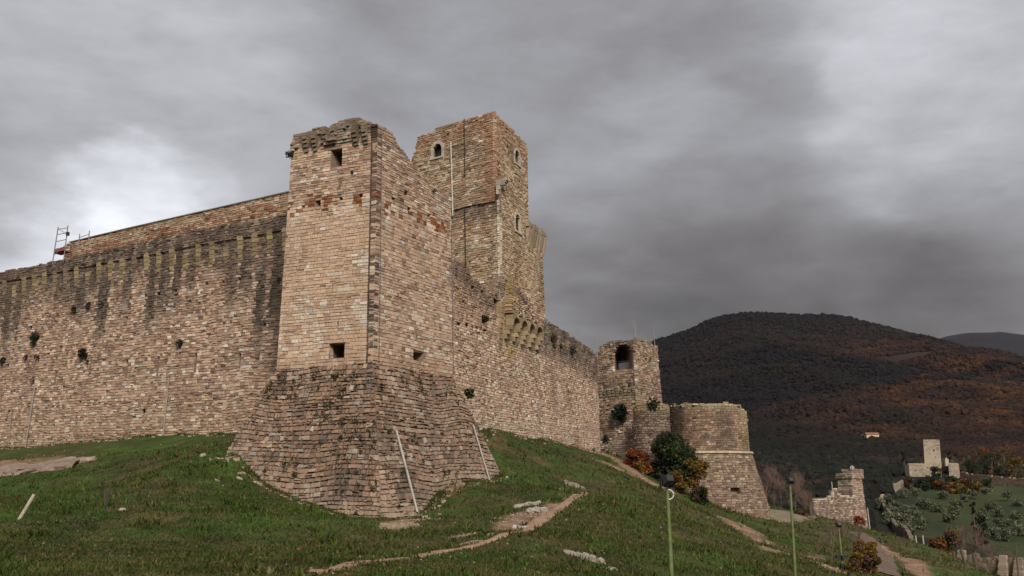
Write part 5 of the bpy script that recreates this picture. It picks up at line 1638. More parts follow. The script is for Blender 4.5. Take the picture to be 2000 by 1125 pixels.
# ---------------- poles, rods and pipes
def floodlight(px_top, py_top, Yd, label, head='big', yaw=0, lean=0.0, extra=None):
    p = W(px_top, py_top, Yd); gz = Hs(p[0], p[1])
    rt = root('floodlight', (p[0], p[1], gz), label, 'floodlight', 'green floodlight poles on the slope')
    m = MB(); r0 = .055
    m.tube([(p[0] + lean, p[1], gz - .3), (p[0] + lean * .5, p[1], (gz + p[2]) / 2), (p[0], p[1], p[2])], [r0 * 1.15, r0, r0 * .85], k=10)
    m.build('pole', M_GREENP, rt, smooth=True)
    cy, sy = math.cos(R(yaw)), math.sin(R(yaw))
    A = np.array([[cy, sy, 0], [-sy, cy, 0], [0, 0, 1]])
    s = {'big': 1.0, 'mid': .78, 'small': .8}[head]
    def bx(mb, lo, hi, o=(0, 0, 0)): mb.box(np.array(lo) * s, np.array(hi) * s, ax=A, o=p + np.array(o) * s)
    # U bracket
    m = MB(); bx(m, (-.20, -.03, .0), (.20, .03, .03)); bx(m, (-.20, -.03, .03), (-.17, .03, .26)); bx(m, (.17, -.03, .03), (.20, .03, .26)); m.build('bracket', M_DARKM, rt)
    # tilted housing: tapering prism with visor
    m = MB(); t = R(28)
    def tilt(v): v = np.array(v, float); return np.stack([v[:, 0], v[:, 1] * math.cos(t) - v[:, 2] * math.sin(t), v[:, 1] * math.sin(t) + v[:, 2] * math.cos(t)], -1)
    fr = [(-.165, -.02, -.15), (.165, -.02, -.15), (.165, -.02, .15), (-.165, -.02, .15)]
    bk = [(-.09, .20, -.09), (.09, .20, -.09), (.10, .20, .08), (-.10, .20, .08)]
    md = [(-.16, .06, -.145), (.16, .06, -.145), (.16, .06, .145), (-.16, .06, .145)]
    for a_, b_ in ((fr, md), (md, bk)):
        v = tilt(a_ + b_); v = (v * s) @ A + p + np.array([0, 0, .22 * s]); m.hexa(v)
    vis = [(-.175, -.16, .15), (.175, -.16, .15), (.175, .02, .165), (-.175, .02, .165)]
    v = tilt(vis + [(a, b, c + .012) for a, b, c in vis]); m.hexa((v * s) @ A + p + np.array([0, 0, .22 * s]))
    hsg = m.build('housing', M_DARKM, rt)
    m = MB(); v = tilt([(-.14, -.03, -.12), (.14, -.03, -.12), (.14, -.03, .12), (-.14, -.03, .12), (-.14, -.022, -.12), (.14, -.022, -.12), (.14, -.022, .12), (-.14, -.022, .12)])
    m.hexa((v * s) @ A + p + np.array([0, 0, .22 * s])); m.build('lens', M_LENS, hsg)
    if head == 'big':
        m = MB(); an = np.linspace(-math.pi / 2, math.pi / 2, 10)
        m.tube([(p[0] + .02 + math.cos(a) * .14, p[1] - .05, p[2] - .13 + math.sin(a) * .13) for a in an], .018, k=6); m.build('cable', M_WHITE, rt)
    if extra:
        for (dx, dz) in extra:
            m = MB(); m.box((-.11, -.10, -.09), (.11, .10, .09), ax=A, o=(p[0] + dx, p[1] - .1, p[2] + dz)); m.box((-.13, -.16, .09), (.13, .08, .105), ax=A, o=(p[0] + dx, p[1] - .1, p[2] + dz))
            m.build('lower_housing', M_DARKM, rt)
floodlight(1303, 956, 27, 'nearest floodlight on a green pole with a curled white cable', 'big', 200, lean=.06)
floodlight(1543, 948, 40, 'floodlight on a thin green pole right of the round bastion', 'mid', 190, lean=.03)
floodlight(1638, 1032, 56, 'floodlight pole with extra lower lamps among the bare saplings', 'small', 185, lean=.1, extra=[(-.16, -1.5), (.14, -1.52), (.06, -1.95)])

def wall_pipe(face, a, b, r, label, cat='pipe', mat=M_PIPE, out=.16, name='pipe', group=None):
    pa = face.pt(*face.uz(*a), out); pb = face.pt(*face.uz(*b), out)
    return rod(name, pb, pa, r, mat, label, cat, group)
wall_pipe(f_LW, (333, 738), (322, 850), .06, 'grey pipe leaning on the left wall below the third arrow slit')
wall_pipe(f_LW, (71, 758), (53, 874), .065, 'long grey pipe leaning on the wall near the left edge')
wall_pipe(f_LW, (26, 802), (21, 872), .03, 'thin dark pipe closest to the left edge of the wall', mat=M_GALV)
def talus_pipe(face, a, b, r, label):
    pa = face.hit(*a, .14); pb = face.hit(*b, .14)
    v = pb - pa
    return rod('pipe', pb, pa, r, M_PIPE, label, 'pipe', None, 8)
talus_pipe(g_TR, (774, 841), (815, 1000), .085, 'thick pale pipe lying on the sloping tower base by its corner')
talus_pipe(g_TR, (924, 830), (956, 938), .07, 'slimmer pale pipe near the right end of the sloping tower base')
p0 = f_TR.pt(*f_TR.uz(738, 705), .1); p1 = f_TR.pt(*f_TR.uz(744, 268), .1)
rod('lightning_conductor', p0, p1, .028, M_GALV, 'thin metal conductor running up the front corner of the tower', 'cable')
p0 = f_TR.pt(TR - .1, 7.0, .1); p1 = f_TR.pt(TR - .3, 17.5, .1)
rod('lightning_conductor', p0, p1, .03, M_GALV, 'thin conductor running up the right edge of the foreground tower', 'cable')
def lrod(x, y0, y1, Yd, label, r=.03):
    r = r * .85
    a = W(x[0], y0, Yd); b = W(x[1], y1, Yd)
    rod('lightning_rod', (b[0], b[1], b[2] - .6), (a[0], a[1], a[2]), r, M_PIPE, label, 'lightning rod', 'lightning rods on the ruined tops')
lrod((1165, 1168), 640, 714, 111, 'tall rod left of the gatehouse arch rising from the wall end', .045)
lrod((1199, 1201), 648, 672, 112, 'short rod above the left part of the gatehouse arch')
lrod((1235, 1239), 626, 666, 111.5, 'left one of the paired rods over the gatehouse corner', .04)
lrod((1239, 1243), 626, 666, 111, 'right one of the paired rods over the gatehouse corner', .045)
lrod((1276, 1280), 638, 680, 114, 'rod at the right end of the gatehouse top', .04)
lrod((750, 751), 214, 248, 61, 'very thin rod on the broken top of the foreground tower', .014)
lrod((961, 961), 190, 220, 86, 'very thin rod on the top corner of the keep', .02)

# scaffold frames on top of the left wall
def scaffold(pts, Yd, label, rungs, deck=None):
    A, B, A2, B2 = [W(*q, Yd) for q in pts]        # left foot, left top, right foot, right top
    rt = root('scaffold_frame', A, label, 'scaffold', 'scaffold frames on the wall walk')
    off = np.array([.35, 1.0, 0])
    for k, (P, Q) in enumerate(((A, B), (A2, B2))):
        m = MB(); m.tube([P - [0, 0, .4], Q], .045, k=6); m.build('upright', M_GALV, rt)
    for t in rungs:
        m = MB(); m.tube([A + (B - A) * t, A2 + (B2 - A2) * t], .035, k=5); m.build('rung', M_GALV, rt)
    if deck is not None:
        P = A + (B - A) * deck; Q = A2 + (B2 - A2) * deck
        m = MB()
        for i in range(3):
            o_ = off * (.28 * i)
            m.hexa(np.array([P + o_, Q + o_, Q + o_ + off * .26, P + o_ + off * .26, P + o_ + [0, 0, .06], Q + o_ + [0, 0, .06], Q + o_ + off * .26 + [0, 0, .06], P + o_ + off * .26 + [0, 0, .06]]))
        m.build('deck', M_REDP, rt)
        m = MB(); m.hexa(np.array([P, Q, Q + off * .03, P + off * .03, P + [0, 0, .32], Q + [0, 0, .32], Q + off * .03 + [0, 0, .32], P + off * .03 + [0, 0, .32]])); m.build('toe_board', M_REDP, rt)
        m = MB(); m.tube([A + (B - A) * .12, A2 + (B2 - A2) * .38], .025, k=5); m.tube([A + (B - A) * .95, A2 + (B2 - A2) * .72], .025, k=5); m.build('brace', M_GALV, rt)
        C = A2 + (B2 - A2) * .72
        m = MB(); m.box((-.12, -.12, -.16), (.12, .12, .16), o=C + [.12, -.1, 0]); m.build('pulley', M_DARKM, rt)
scaffold(((103, 508), (114, 443), (125, 502), (133, 440)), 87, 'taller scaffold frame with a dark red deck at the end of the upper wall', (.32, .55, .76, .92), .2)
scaffold(((154, 474), (156, 457), (173, 468), (175, 451)), 87.5, 'short scaffold frame peeping over the upper wall', (.6,), None)

# leaning stake and dead sapling on the lawn
a = ghit(38, 1014); b = a + np.array([22 / F * a[1] * 1.0, .1, 46 / F * a[1]])
rod('wooden_stake', a - (b - a) * .1, b, .07, M_STAKE, 'bleached wooden stake leaning right on the lawn', 'stake', None, 8)
g = ghit(205, 990)
sp = root('sapling', g, 'dark leafless little sapling on the lawn beside a flat white stone', 'sapling')
m = MB(); r_ = random.Random(4)
for i in range(9):
    t = np.array([r_.uniform(-.12, .18), r_.uniform(-.1, .1), r_.uniform(.5, 1.0)]); m.tube([g, g + t * .5 + [r_.uniform(-.05, .05), 0, 0], g + t], [.02, .014, .006], k=4, cap=False)
m.build('branches', M_BARK, sp)

# ---------------- vegetation
def bare_tree(name, base, h, label, seed, group=None, spread=.5, dens=3, col=M_BARK, thick=.02, cat='tree', depth=4):
    rt = root(name, base, label, cat, group)
    r_ = random.Random(seed); tr = MB(); br = MB()
    def grow(p, d, l, r, lev):
        mid = p + d * l * .5 + np.array([r_.uniform(-1, 1), r_.uniform(-1, 1), 0]) * l * .06
        e = p + d * l
        (tr if lev == 0 else br).tube([p, mid, e], [r, r * .85, r * .65], k=5 if lev < 2 else 3, cap=False)
        if lev >= depth: return
        for i in range(dens if lev > 0 else dens + 2):
            t = r_.uniform(.35, 1.0); q = p + d * l * t
            nd = d * .8 + np.array([r_.gauss(0, spread), r_.gauss(0, spread), abs(r_.gauss(.3, .3))]); nd /= np.linalg.norm(nd)
            grow(q, nd, l * r_.uniform(.5, .78), r * .55, lev + 1)
    grow(np.array(base, float) - [0, 0, .2], np.array([r_.uniform(-.1, .1), 0, 1.0]), h * .4, h * thick, 0)
    tr.build('trunk', col, rt); br.build('branches', col, rt)
    rg = np.random.default_rng(seed); allp = np.concatenate(br.v); n = int(260 * h / 3)
    c = allp[rg.integers(0, len(allp), n)] + rg.normal(0, .05 * h, (n, 3))
    a = rg.normal(0, .45, (n, 3)); a[:, 2] = np.abs(a[:, 2]) + .8; a /= np.linalg.norm(a, axis=1)[:, None]
    b = np.cross(a, rg.normal(0, 1, (n, 3))); b /= np.linalg.norm(b, axis=1)[:, None]
    l = h * .07 * rg.uniform(.5, 1.5, (n, 1)); w = h * .0022
    V = np.stack([c - b * w, c + b * w, c + a * l], 1)
    mk('twigs', V.reshape(-1, 3), np.arange(n * 3).reshape(n, 3), M_TWIG, None, rt)['kind'] = 'stuff'
    return rt

def leafy(name, base, h, w, label, pal, seed, n=1500, leaf=.12, group=None, cat='bush', clumps=14, trunk=.35, pal2=None, shape=1.0, tr_r=.03):
    rt = root(name, base, label, cat, group)
    rg = np.random.default_rng(seed); base = np.array(base, float)
    cc = []
    for i in range(clumps):
        a = rg.uniform(0, 2 * math.pi); r_ = w / 2 * math.sqrt(rg.random()) * .75; zz = h * (trunk + (1 - trunk) * rg.random() * .85)
        r_ *= math.sqrt(max(.08, 1 - (abs(zz / h - trunk - (1 - trunk) * .4) / (1 - trunk) * 1.25) ** 2)) * shape
        cc.append((base + [math.cos(a) * r_, math.sin(a) * r_, zz], rg.uniform(.16, .30) * w * (.8 if clumps > 14 else 1)))
    pts = []; cols = []
    per = n // clumps
    for k, (c, s) in enumerate(cc):
        d = rg.normal(0, 1, (per, 3)); d /= np.linalg.norm(d, axis=1)[:, None]
        pts.append(c + d * s * (rg.random((per, 1)) ** .35) * [1, 1, .8])
        pp = pal2 if (pal2 and rg.random() < .4) else pal
        cols.append(leafcols(per, pp, rg) * rg.uniform(.75, 1.25))
    leaves(np.concatenate(pts), leaf, np.concatenate(cols), rg, 'crown', rt)
    m = MB()
    m.tube([base - [0, 0, .3], base + [0, 0, h * .3], base + [.05 * w, 0, h * .65]], [h * tr_r, h * tr_r * .8, h * tr_r * .4], k=6, cap=False)
    for (c, s) in cc[:7]:
        m.tube([base + [0, 0, h * .25], (base + c) / 2 + [0, 0, h * .1], c], [h * tr_r * .5, h * tr_r * .35, h * tr_r * .15], k=4, cap=False)
    m.build('trunk', M_BARK, rt)
    return rt

def at_ground(px, Yd):
    x = (px - 1000) / F * (Yd / CS) ; x = W(px, 950, Yd)[0]
    return np.array([x, Yd, Hs(x, Yd)])
def tree_px(px, ytop, wpx, Yd, **kw):
    b = at_ground(px, Yd); top = W(px, ytop, Yd)[2]
    return b, max(.6, top - b[2]), wpx / F * Yd
b, h, w = tree_px(1310, 834, 116, 103); leafy('evergreen_shrub', b, h, w, 'big dark evergreen shrub in front of the turret and bastion', 'dark', 11, 9000, .16, clumps=30, trunk=.08, pal2='green')
b, h, w = tree_px(1243, 876, 52, 104.5); leafy('autumn_bush', b, h, w, 'fiery orange bush at the foot of the gatehouse wall', 'orange', 12, 2600, .13, clumps=16, trunk=.05, pal2='red')
b, h, w = tree_px(1256, 900, 34, 102.5); leafy('autumn_bush', b, h, w, 'small amber bush right below the fiery orange one', 'yellow', 13, 1200, .12, clumps=10, trunk=.05, pal2='orange')
b, h, w = tree_px(1362, 893, 56, 101); leafy('autumn_bush', b, h, w, 'yellow and green bush in front of the round bastion', 'yellow', 14, 3600, .13, clumps=20, trunk=.05, pal2='green')
b, h, w = tree_px(1330, 915, 44, 99); leafy('autumn_bush', b, h, w, 'brownish yellow bush under the dark evergreen shrub', 'yellow', 15, 2000, .12, clumps=14, trunk=.05, pal2='brown')
b, h, w = tree_px(1362, 955, 40, 97); leafy('bramble', b, h, w, 'low brown brambles at the foot of the yellow and green bush', 'brown', 16, 1500, .12, clumps=12, trunk=.02, pal2='dark')
b, h, w = tree_px(1682, 1042, 60, 58); leafy('autumn_bush', b, h, w, 'golden bush beside the lamp pole with extra lamps', 'yellow', 17, 5200, .075, clumps=26, trunk=.05, pal2='brown')
b, h, w = tree_px(1655, 1075, 40, 56); leafy('autumn_bush', b, h, w, 'lower golden bush growing around the third floodlight pole', 'yellow', 18, 2400, .07, clumps=16, trunk=.02, pal2='brown')
b, h, w = tree_px(1676, 1008, 24, 162); leafy('autumn_bush', b, h, w, 'scarlet bush at the foot of the slim watchtower', 'red', 19, 700, .2, clumps=8, trunk=.02, pal2='orange')
for i, (px, yt, w_, Yd, lab) in enumerate(((1615, 1000, 70, 66, 'bare brown sapling left of the third floodlight pole'), (1634, 985, 60, 70, 'taller bare sapling behind the third floodlight pole'), (1665, 1000, 50, 64, 'bare sapling right of the third floodlight pole'),
                                  (1590, 1025, 50, 72, 'small bare sapling nearest the second floodlight pole'))):
    b, h, w = tree_px(px, yt, w_, Yd); bare_tree('bare_sapling', b, h, lab, 20 + i, 'bare saplings on the right slope', .4, 3, thick=.012, col=M_TWIG)
for i, (px, yt, w_, Yd) in enumerate(((1495, 905, 60, 150), (1525, 892, 70, 155), (1552, 903, 60, 150), (1580, 930, 60, 152), (1510, 950, 50, 140), (1570, 960, 50, 143), (1540, 965, 50, 146), (1600, 990, 30, 150))):
    b, h, w = tree_px(px, yt, w_, Yd)
    labs = ('bare reddish tree just right of the round bastion', 'tallest bare reddish tree behind the second floodlight', 'bare tree right of the second floodlight head', 'bare tree left of the jagged wall fragment', 'low bare thicket touching the bastion flank',
            'low bare thicket before the jagged wall fragment', 'low bare thicket directly behind the thin green pole', 'small bare thicket under the jagged wall end')
    bare_tree('bare_tree', b, h, labs[i], 40 + i, 'bare reddish trees behind the bastion', .42, 4, thick=.010, col=M_TWIG, depth=4)

# tufts growing on the masonry
def wall_tuft(face, px, py, rpx, label, pal='green', seed=0, n=70, name='wall_plant', out=.15):
    u, z = face.uz(px, py, out); p = face.pt(u, z, out)
    return plant(name, p, rpx / F * p[1], label, n, pal, 'plant', None, seed=seed)
TUFTS = [(f_LW, 163, 690, 11, 'big round dark plant growing from the left wall', 'dark', 160), (f_LW, 170, 707, 6, 'small tuft just below the big round wall plant', 'dark', 50),
         (f_LW, 69, 657, 10, 'ragged plant high on the wall near the left edge', 'dark', 120), (f_LW, 66, 671, 7, 'tuft hanging below the ragged plant', 'dark', 60),
         (f_LW, 351, 669, 8, 'dark plant above the arrow slits in mid wall', 'dark', 100), (f_LW, 144, 604, 8, 'leftmost of three tufts under the brackets', 'dry', 70),
         (f_LW, 172, 597, 7, 'middle one of three tufts under the brackets', 'dry', 60), (f_LW, 198, 593, 7, 'rightmost of three tufts under the brackets', 'dry', 60),
         (f_LW, 5, 703, 8, 'dark tuft cut by the left frame edge', 'dark', 70), (f_LW, 51, 697, 6, 'left tuft of the pair low on the left wall', 'dark', 50),
         (f_LW, 73, 698, 7, 'right tuft of the pair low on the left wall', 'dark', 60), (f_LW, 64, 744, 5, 'tiny green tuft at the head of the long grey pipe', 'green', 40),
         (f_TL, 566, 301, 9, 'bushy tuft on the left edge of the foreground tower', 'dry', 120), (f_LW, 545, 545, 6, 'dark tuft in the shaded angle beside the tower', 'dark', 40),
         (g_TR, 917, 767, 11, 'green bush at the top right of the sloping tower base', 'green', 220), (f_TR, 848, 372, 6, 'small dark tuft on the broken right edge of the tower', 'dark', 60),
         (f_RW, 948, 622, 9, 'dark plant filling a hole high on the curtain wall', 'dark', 90), (f_RW, 1080, 660, 8, 'dry plants under the crumbled top of the curtain wall', 'dry', 70),
         (f_RW, 1118, 684, 9, 'ragged dry plant near the far end of the curtain wall top', 'dry', 80), (f_RW, 1095, 676, 7, 'small dry plant between two others on the curtain wall top', 'dry', 60),
         (f_RW, 1183, 858, 9, 'dark plant at the foot of the curtain wall end', 'dark', 90), (f_GL, 1212, 804, 17, 'large black-green shrub clinging to the gatehouse wall', 'dark', 420),
         (f_RW, 1120, 872, 6, 'low weed at the wall foot beside the bare earth', 'dry', 50), (f_RW, 1160, 878, 5, 'small weed at the bottom corner of the curtain wall', 'dark', 40)]
for i, (f, px, py, r_, lab, pal, n) in enumerate(TUFTS):
    wall_tuft(f, px, py, r_, lab, pal, 300 + i, n)
b = np.array([tc_[0], tc_[1] - 1.7, zTU - .1]); plant('wall_plant', b, .75, 'dark plant on the yellowish top of the rounded turret', 110, 'dark', 'plant', seed=77)
# many small weeds in the joints of the sloping base
rg = np.random.default_rng(91); pts = []; cols = []
for f, npl in ((g_TL, 260), (g_TR, 120)):
    for i in range(npl):
        z = rg.uniform(-2.4, 6.4); u = rg.uniform(float(f.u0(z)) + .1, float(f.u1(z)) - .2)
        if fbm(u * .5, z * .5, 93) < .45: continue
        c = f.pt(u, z, .1)
        if c[2] < Hs(c[0], c[1]): continue
        s = rg.uniform(.08, .22); k = 26
        pts.append(c + rg.normal(0, 1, (k, 3)) * s * [.55, .55, .8]); cols.append(leafcols(k, 'green' if rg.random() < .6 else 'dry', rg))
leaves(np.concatenate(pts), .055, np.concatenate(cols), rg, 'weeds', tower)['kind'] = 'stuff'

# ---------------- valley: olive grove, walls, farmhouse, woods
rubble_wall('ridge_wall', [W(1876, 930, 596)[:2], W(1930, 932, 575)[:2], W(2010, 940, 550)[:2], W(2120, 950, 540)[:2]], 5.5, 1.6, 'long reddish town wall running right from the distant fort', (.22, .16, .12), 3, block=1.3)
rubble_wall('field_wall', [W(1762, 945, 560)[:2], W(1745, 955, 500)[:2], W(1720, 965, 440)[:2]], 3.6, 1.2, 'pale broken wall descending from the distant fort', (.30, .25, .19), 4, block=1.1)
rubble_wall('field_wall', [W(1718, 965, 438)[:2], W(1740, 1000, 360)[:2], W(1765, 1030, 300)[:2], W(1790, 1050, 270)[:2]], 3.0, 1.1, 'lower grey wall edging the olive grove on its left', (.16, .13, .10), 5, block=1.0)
rubble_wall('terrace_wall', [W(1838, 1080, 175)[:2], W(1880, 1090, 160)[:2], W(1925, 1105, 150)[:2], W(2010, 1118, 145)[:2]], 5.0, 1.2, 'stepped pale terrace wall at the lower right corner', (.36, .29, .22), 6, block=1.2) if False else None

def terrace():
    rt = root('terrace_wall', W(1930, 1100, 130), 'buttressed pale wall at the lower right corner behind the fence posts', 'wall')
    r_ = np.random.default_rng(8)
    A = W(1835, 1085, 138); B = W(2060, 1112, 128)
    zt0 = W(1840, 1071, 138)[2]; zt1 = W(2060, 1100, 128)[2]
    d = (B - A)[:2]; l = np.linalg.norm(d); d /= l; n = np.array([d[1], -d[0]])
    nb = 56
    m = MB()
    for i in range(nb):
        for j in range(17):
            z1 = zt0 + (zt1 - zt0) * i / nb - j * .3 + r_.uniform(-.03, .03) - .5 * math.sin(i * .35) ** 2; c0 = A[:2] + d * l * i / nb; c1 = A[:2] + d * l * (i + .97) / nb
            if j == 0 and r_.random() < .4: continue
            m.hexa(box_plan([c0 + n * .3 * r_.uniform(.9, 1.1), c1 + n * .3, c1 - n * .5, c0 - n * .5], z1 - .285, z1), np.array([.19, .145, .11]) * r_.uniform(.6, 1.25))
    m.build('wall', M_STONE, rt)
    for k, px in enumerate((1893, 1948, 1968, 1990, 2012)):
        m = MB(); c = A[:2] + d * ((W(px, 1090, 134)[0] - A[0]) / d[0]); zt_ = zt0 + (zt1 - zt0) * (c[0] - A[0]) / (B[0] - A[0]) + .2
        for j in range(17):
            w2 = (.45 + .02 * j) * r_.uniform(.88, 1.1); o = .6 + .10 * j + r_.uniform(-.06, .06)
            m.hexa(box_plan([c - d * w2 + n * o, c + d * w2 + n * o, c + d * w2, c - d * w2], zt_ - (j + 1) * .31 + .02, zt_ - j * .31), np.array([.30, .245, .19]) * r_.uniform(.65, 1.15))
        m.build('buttress', M_STONE, rt)
terrace()
for i, (xa, ya, xb, yb) in enumerate(((1861, 1076, 1867, 1096), (1876, 1074, 1888, 1104), (1900, 1080, 1911, 1112), (1694, 992, 1699, 1023), (1788, 1046, 1790, 1056), (1802, 1046, 1804, 1058), (1983, 1062, 1985, 1082))):
    Yd = (96, 92, 88, 150, 125, 122, 120)[i]
    a = W(xa, ya, Yd); bb = W(xb, yb, Yd)
    labs = ('leftmost dark fence post before the terrace wall', 'middle dark fence post before the terrace wall', 'tallest dark fence post before the terrace wall', 'pale pole right of the slim watchtower',
            'left pale post on the crest of the grass slope', 'right pale post on the crest of the grass slope', 'dark post near the right frame edge by the terrace wall')
    rod('fence_post', (bb[0], bb[1], min(bb[2], Hs(bb[0], bb[1])) - .3), a, .11 if i < 3 else .08, M_BARK if i in (0, 1, 2, 6) else M_STAKE, labs[i], 'post')
b, h, w = tree_px(1838, 1028, 60, 150)
for i, (px, yt, w_, Yd, pal, lab) in enumerate(((1838, 1035, 46, 135, 'yellow', 'orange and yellow bush behind the crest of the grass slope'), (1822, 1055, 26, 130, 'orange', 'small orange bush lower left of the yellow one on the crest'), (1560, 1000, 30, 134, 'green', 'low green bush on the gravel terrace'))):
    b, h, w = tree_px(px, yt, w_, Yd); leafy('autumn_bush', b, h, w, lab, pal, 60 + i, 1400, .2, clumps=14, trunk=.02, pal2='brown')
for i, (px, yt, w_, Yd, lab) in enumerate(((1868, 1010, 60, 140, 'bare purple tree behind the fence posts'), (1895, 1015, 60, 145, 'second bare purple tree behind the tallest fence post'), (1925, 1045, 50, 142, 'low bare thicket above the terrace wall'), (1955, 1055, 50, 146, 'bare thicket by the buttresses of the terrace wall'))):
    b, h, w = tree_px(px, yt, w_, Yd); bare_tree('bare_tree', b, h, lab, 70 + i, 'bare trees at the lower right', .45, 4, thick=.012, depth=4, col=M_TWIG)

# farmhouse
q = W(1703, 862, 1150); q[2] = float(zf1(np.array([q[0]]), np.array([1150.0]))[0]) + 5
fh = root('farmhouse', q, 'tiny pale farmhouse alone in the dark wood left of the fort', 'house')
m = MB(); m.box((-7, -4, -6), (7, 4, 1.5), (.55, .44, .34), o=q); m.build('wall', M_STONE, fh)
m = MB(); m.hexa(np.array([[-7.6, -4.6, 1.5], [7.6, -4.6, 1.5], [7.6, 4.6, 1.5], [-7.6, 4.6, 1.5], [-7.6, -.1, 4.2], [7.6, -.1, 4.2], [7.6, .1, 4.2], [-7.6, .1, 4.2]]) + q); m.build('roof', M_ROOF, fh)
for i in (-4.5, -1.5, 1.5, 4.5):
    m = MB(); m.box((i - .5, -4.12, -1.8), (i + .5, -3.9, -.3), o=q); m.build('window', M_VOID, fh)
q2 = W(1688, 858, 1160); q2[2] = float(zf1(np.array([q2[0]]), np.array([1160.0]))[0]) + 4; m = MB(); m.box((-3, -3, -5), (3, 3, 2.5), (.42, .34, .27), o=q2); m.build('outbuilding', M_STONE, fh)

def blob_mesh(rg, k=0):
    bm = bmesh.new(); bmesh.ops.create_icosphere(bm, subdivisions=1, radius=1)
    v = np.array([p.co[:] for p in bm.verts]); f = np.array([[q.index for q in t.verts] for t in bm.faces]); bm.free()
    return v, f
BV, BF = blob_mesh(None)
def blobs(name, P, S, C, label, rg, squash=.9, smooth=False):
    n = len(P)
    v = BV[None] * (1 + rg.uniform(-.32, .32, (n, len(BV), 1)))
    v = v * (S[:, None, None] * np.array([1, 1, squash])) + P[:, None]
    sh = np.ones((n, len(BV), 1)) * rg.uniform(.8, 1.25, (n, len(BV), 1))
    c = np.repeat(C, len(BV), 0) * sh.reshape(-1, 1)
    f = (BF[None] + (np.arange(n) * len(BV))[:, None, None]).reshape(-1, 3)
    o = mk(name, v.reshape(-1, 3), f, M_WOOD, c, None, P.mean(0), smooth); tag(o, label, 'wood', kind='stuff'); return o
rg = np.random.default_rng(44)
n = 60000
Yv = np.exp(rg.uniform(math.log(800), math.log(3560), n)); az = rg.uniform(.03, .62, n); Xv = az * Yv
k = ~((np.abs(Xv - W(1770, 743, 2300)[0]) < 90) & (np.abs(Yv - 2300) < 60))
Xv, Yv = Xv[k], Yv[k]
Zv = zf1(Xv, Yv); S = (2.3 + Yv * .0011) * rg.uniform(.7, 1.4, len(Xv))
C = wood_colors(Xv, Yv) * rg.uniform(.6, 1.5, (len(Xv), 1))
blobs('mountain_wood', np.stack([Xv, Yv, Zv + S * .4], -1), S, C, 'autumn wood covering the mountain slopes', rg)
n = 19000
Yv = rg.uniform(210, 900, n); az = rg.uniform(.18, .60, n); Xv = az * Yv
Zv = H(Xv, Yv)
az = Xv / Yv
grove_zone = (Xv > .372 * Yv) & (Yv < 585) & (Yv > 235)
forest = ~grove_zone & ~((Xv > .37 * Yv) & (Yv > 520) & (Yv < 680))
near_tower = (Yv < 300) & (az < .30) & (Yv < 230)
k = forest & ~near_tower & ~((np.abs(az - .37) < .02) & (Yv < 450))
Xv, Yv, Zv = Xv[k], Yv[k], Zv[k]; S = rg.uniform(.9, 2.1, len(Xv)) * (1 + Yv / 900)
az = Xv / Yv
dk = np.array([.008, .009, .0065]); br = np.array([.017, .011, .010]); orr = np.array([.055, .025, .010]); gr = np.array([.020, .023, .012])
C = np.where((fbm(Xv * .012, Yv * .012, 66) > .52)[:, None], br, dk)
m_ = (az > .40) & (Yv > 640) & (rg.random(len(Xv)) < .3); C = np.where(m_[:, None], orr, C)
m_ = (az > .40) & (rg.random(len(Xv)) < .35); C = np.where(m_[:, None], gr, C)
C = C * rg.uniform(.6, 1.5, (len(Xv), 1))
blobs('valley_wood', np.stack([Xv, Yv, Zv + rg.uniform(.2, 4.2, len(Xv))], -1), S, C, 'dark mixed wood filling the valley behind the bastion', rg, 1.1, False)

# olive trees, cypresses and round autumn trees one can tell apart
rg = np.random.default_rng(17)
OL = [(1718, 990), (1735, 978), (1752, 985), (1765, 1002), (1742, 1003), (1780, 998), (1795, 985), (1790, 1010), (1815, 988), (1833, 995), (1770, 1020), (1752, 1016), (1800, 1028), (1776, 1040), (1870, 985), (1866, 1002), (1900, 968),
      (1935, 992), (1952, 1005), (1968, 972), (1990, 985), (1950, 1032), (1972, 1030), (1940, 1045), (1965, 1050), (1990, 1040), (1765, 965), (1790, 962), (1845, 970), (1885, 975), (1920, 1010), (1760, 1035), (1735, 1020), (1925, 960), (1985, 1015), (1855, 1015)]
OL.sort(key=lambda p: (0 if p[1] < 980 else 1 if p[1] < 1000 else 2 if p[1] < 1022 else 3, p[0]))
ORD = 'first second third fourth fifth sixth seventh eighth ninth tenth eleventh twelfth thirteenth fourteenth'.split()
rowc = {}
for i, (px, py) in enumerate(OL):
    g = ghit(px, py + 6, 215, 620, 260)
    if g[1] > 600: continue
    rw_n = 0 if py < 980 else 1 if py < 1000 else 2 if py < 1022 else 3
    k_ = rowc.get(rw_n, 0); rowc[rw_n] = k_ + 1
    where = 'silvery olive tree, %s from the left in the %s row of the grove' % (ORD[k_], ('topmost', 'upper middle', 'lower middle', 'lowest')[rw_n])
    leafy('olive_tree', g, rg.uniform(3.4, 4.8), rg.uniform(4.5, 6.5), where, 'olive', 400 + i, 800, .36, 'olive trees in the grove below the fort', 'tree', 12, .12)
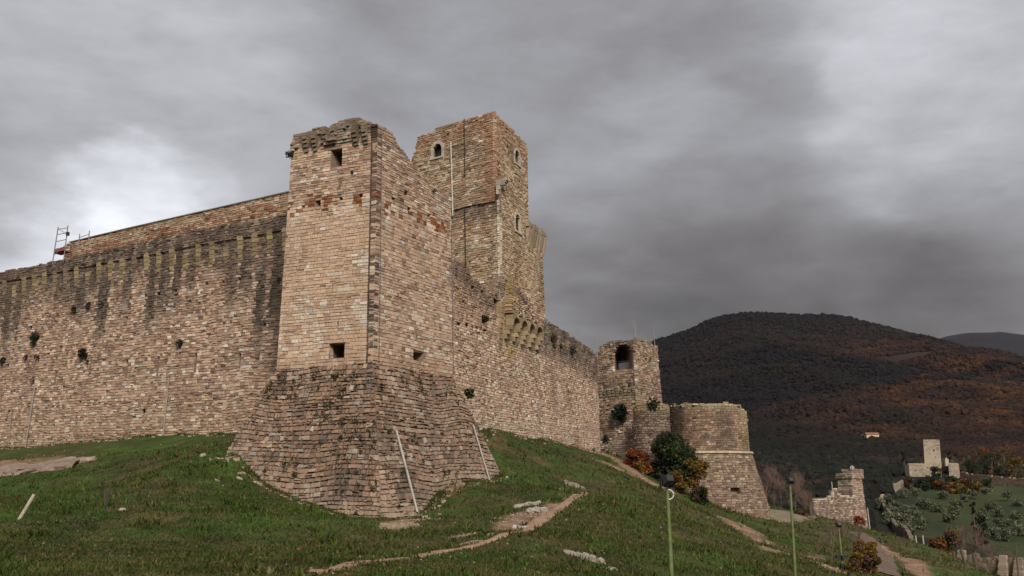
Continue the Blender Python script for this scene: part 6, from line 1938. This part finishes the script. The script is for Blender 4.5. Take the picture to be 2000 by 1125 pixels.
for i, (px, yt, w_, Yd, pal, lab) in enumerate(((1831, 908, 22, 560, 'dark', 'dark tree covering the middle of the distant fort wall'), (1818, 925, 30, 545, 'dark', 'dark round tree below the distant fort'),
        (1858, 928, 30, 540, 'dark', 'dark tree beneath the right bastion of the fort'), (1836, 935, 24, 530, 'orange', 'orange tree below the middle of the distant fort'), (1860, 940, 26, 525, 'yellow', 'yellow-brown tree below the right part of the distant fort'),
        (1888, 935, 24, 525, 'orange', 'orange tree right below the fort corner'), (1905, 938, 26, 520, 'yellow', 'yellow tree at the start of the town wall'), (1925, 932, 28, 530, 'brown', 'brown tree in front of the town wall'),
        (1985, 890, 44, 640, 'yellow', 'large golden tree at the right frame edge above the town wall'), (1940, 880, 40, 680, 'dark', 'dark tree above the town wall left of the golden tree'), (1905, 895, 36, 660, 'dark', 'dark tree just above the start of the town wall'),
        (1800, 935, 30, 520, 'dark', 'dark tree lower left of the distant fort'), (1920, 860, 34, 760, 'orange', 'orange tree far above the town wall'), (1965, 862, 34, 800, 'yellow', 'olive-yellow tree far above the town wall'),
        (1775, 930, 26, 545, 'brown', 'brown tree at the left end of the fort wall'), (1848, 950, 30, 505, 'orange', 'rusty tree at the top edge of the olive field'), (1875, 950, 28, 500, 'yellow', 'pale yellow tree at the top edge of the olive field'))):
    b, h, w = tree_px(px, yt, w_, Yd); leafy('autumn_tree' if pal in ('orange', 'yellow', 'brown') else 'dark_tree', b, h, w, lab, pal, 500 + i, 900, .55, None, 'tree', 14, .12, 'green' if pal != 'dark' else 'cypress')
for i, (px, yt, w_, Yd, lab) in enumerate(((1896, 965, 12, 330, 'dark cypress standing in the olive grove'), (1910, 1000, 22, 300, 'broader dark cypress right of the first in the grove'), (1900, 1025, 16, 290, 'lower dark cypress in front of the others in the grove'),
        (1768, 872, 10, 700, 'slim cypress left of the fort tower'), (1858, 876, 9, 720, 'slim cypress right of the fort tower'), (1978, 1058, 14, 180, 'pointed dark cypress at the right edge by the terrace wall'), (1994, 1075, 30, 170, 'dark rounded evergreen at the right edge by the terrace wall'))):
    b, h, w = tree_px(px, yt, w_, Yd)
    leafy('cypress', b, h, w, lab, 'cypress', 600 + i, 1500, .30 if Yd < 400 else .5, None, 'tree', 22, .03, 'dark')
print('objects', len(bpy.data.objects))

# ------------------------------------------------------------------ air
hz = MB(); hz.box((-9500, -4200, -120), (9800, 13500, 900))
vm = bpy.data.materials.new('haze'); vm.use_nodes = True
vm.node_tree.nodes.clear()
vo = vm.node_tree.nodes.new('ShaderNodeOutputMaterial'); pv = vm.node_tree.nodes.new('ShaderNodeVolumePrincipled')
pv.inputs['Color'].default_value = (.80, .80, .90, 1); pv.inputs['Density'].default_value = 0.7e-5
vm.node_tree.links.new(pv.outputs[0], vo.inputs['Volume'])
o = hz.build('haze', vm, None, (0, 0, 0)); tag(o, 'thin winter haze over the valley', 'haze', kind='stuff')
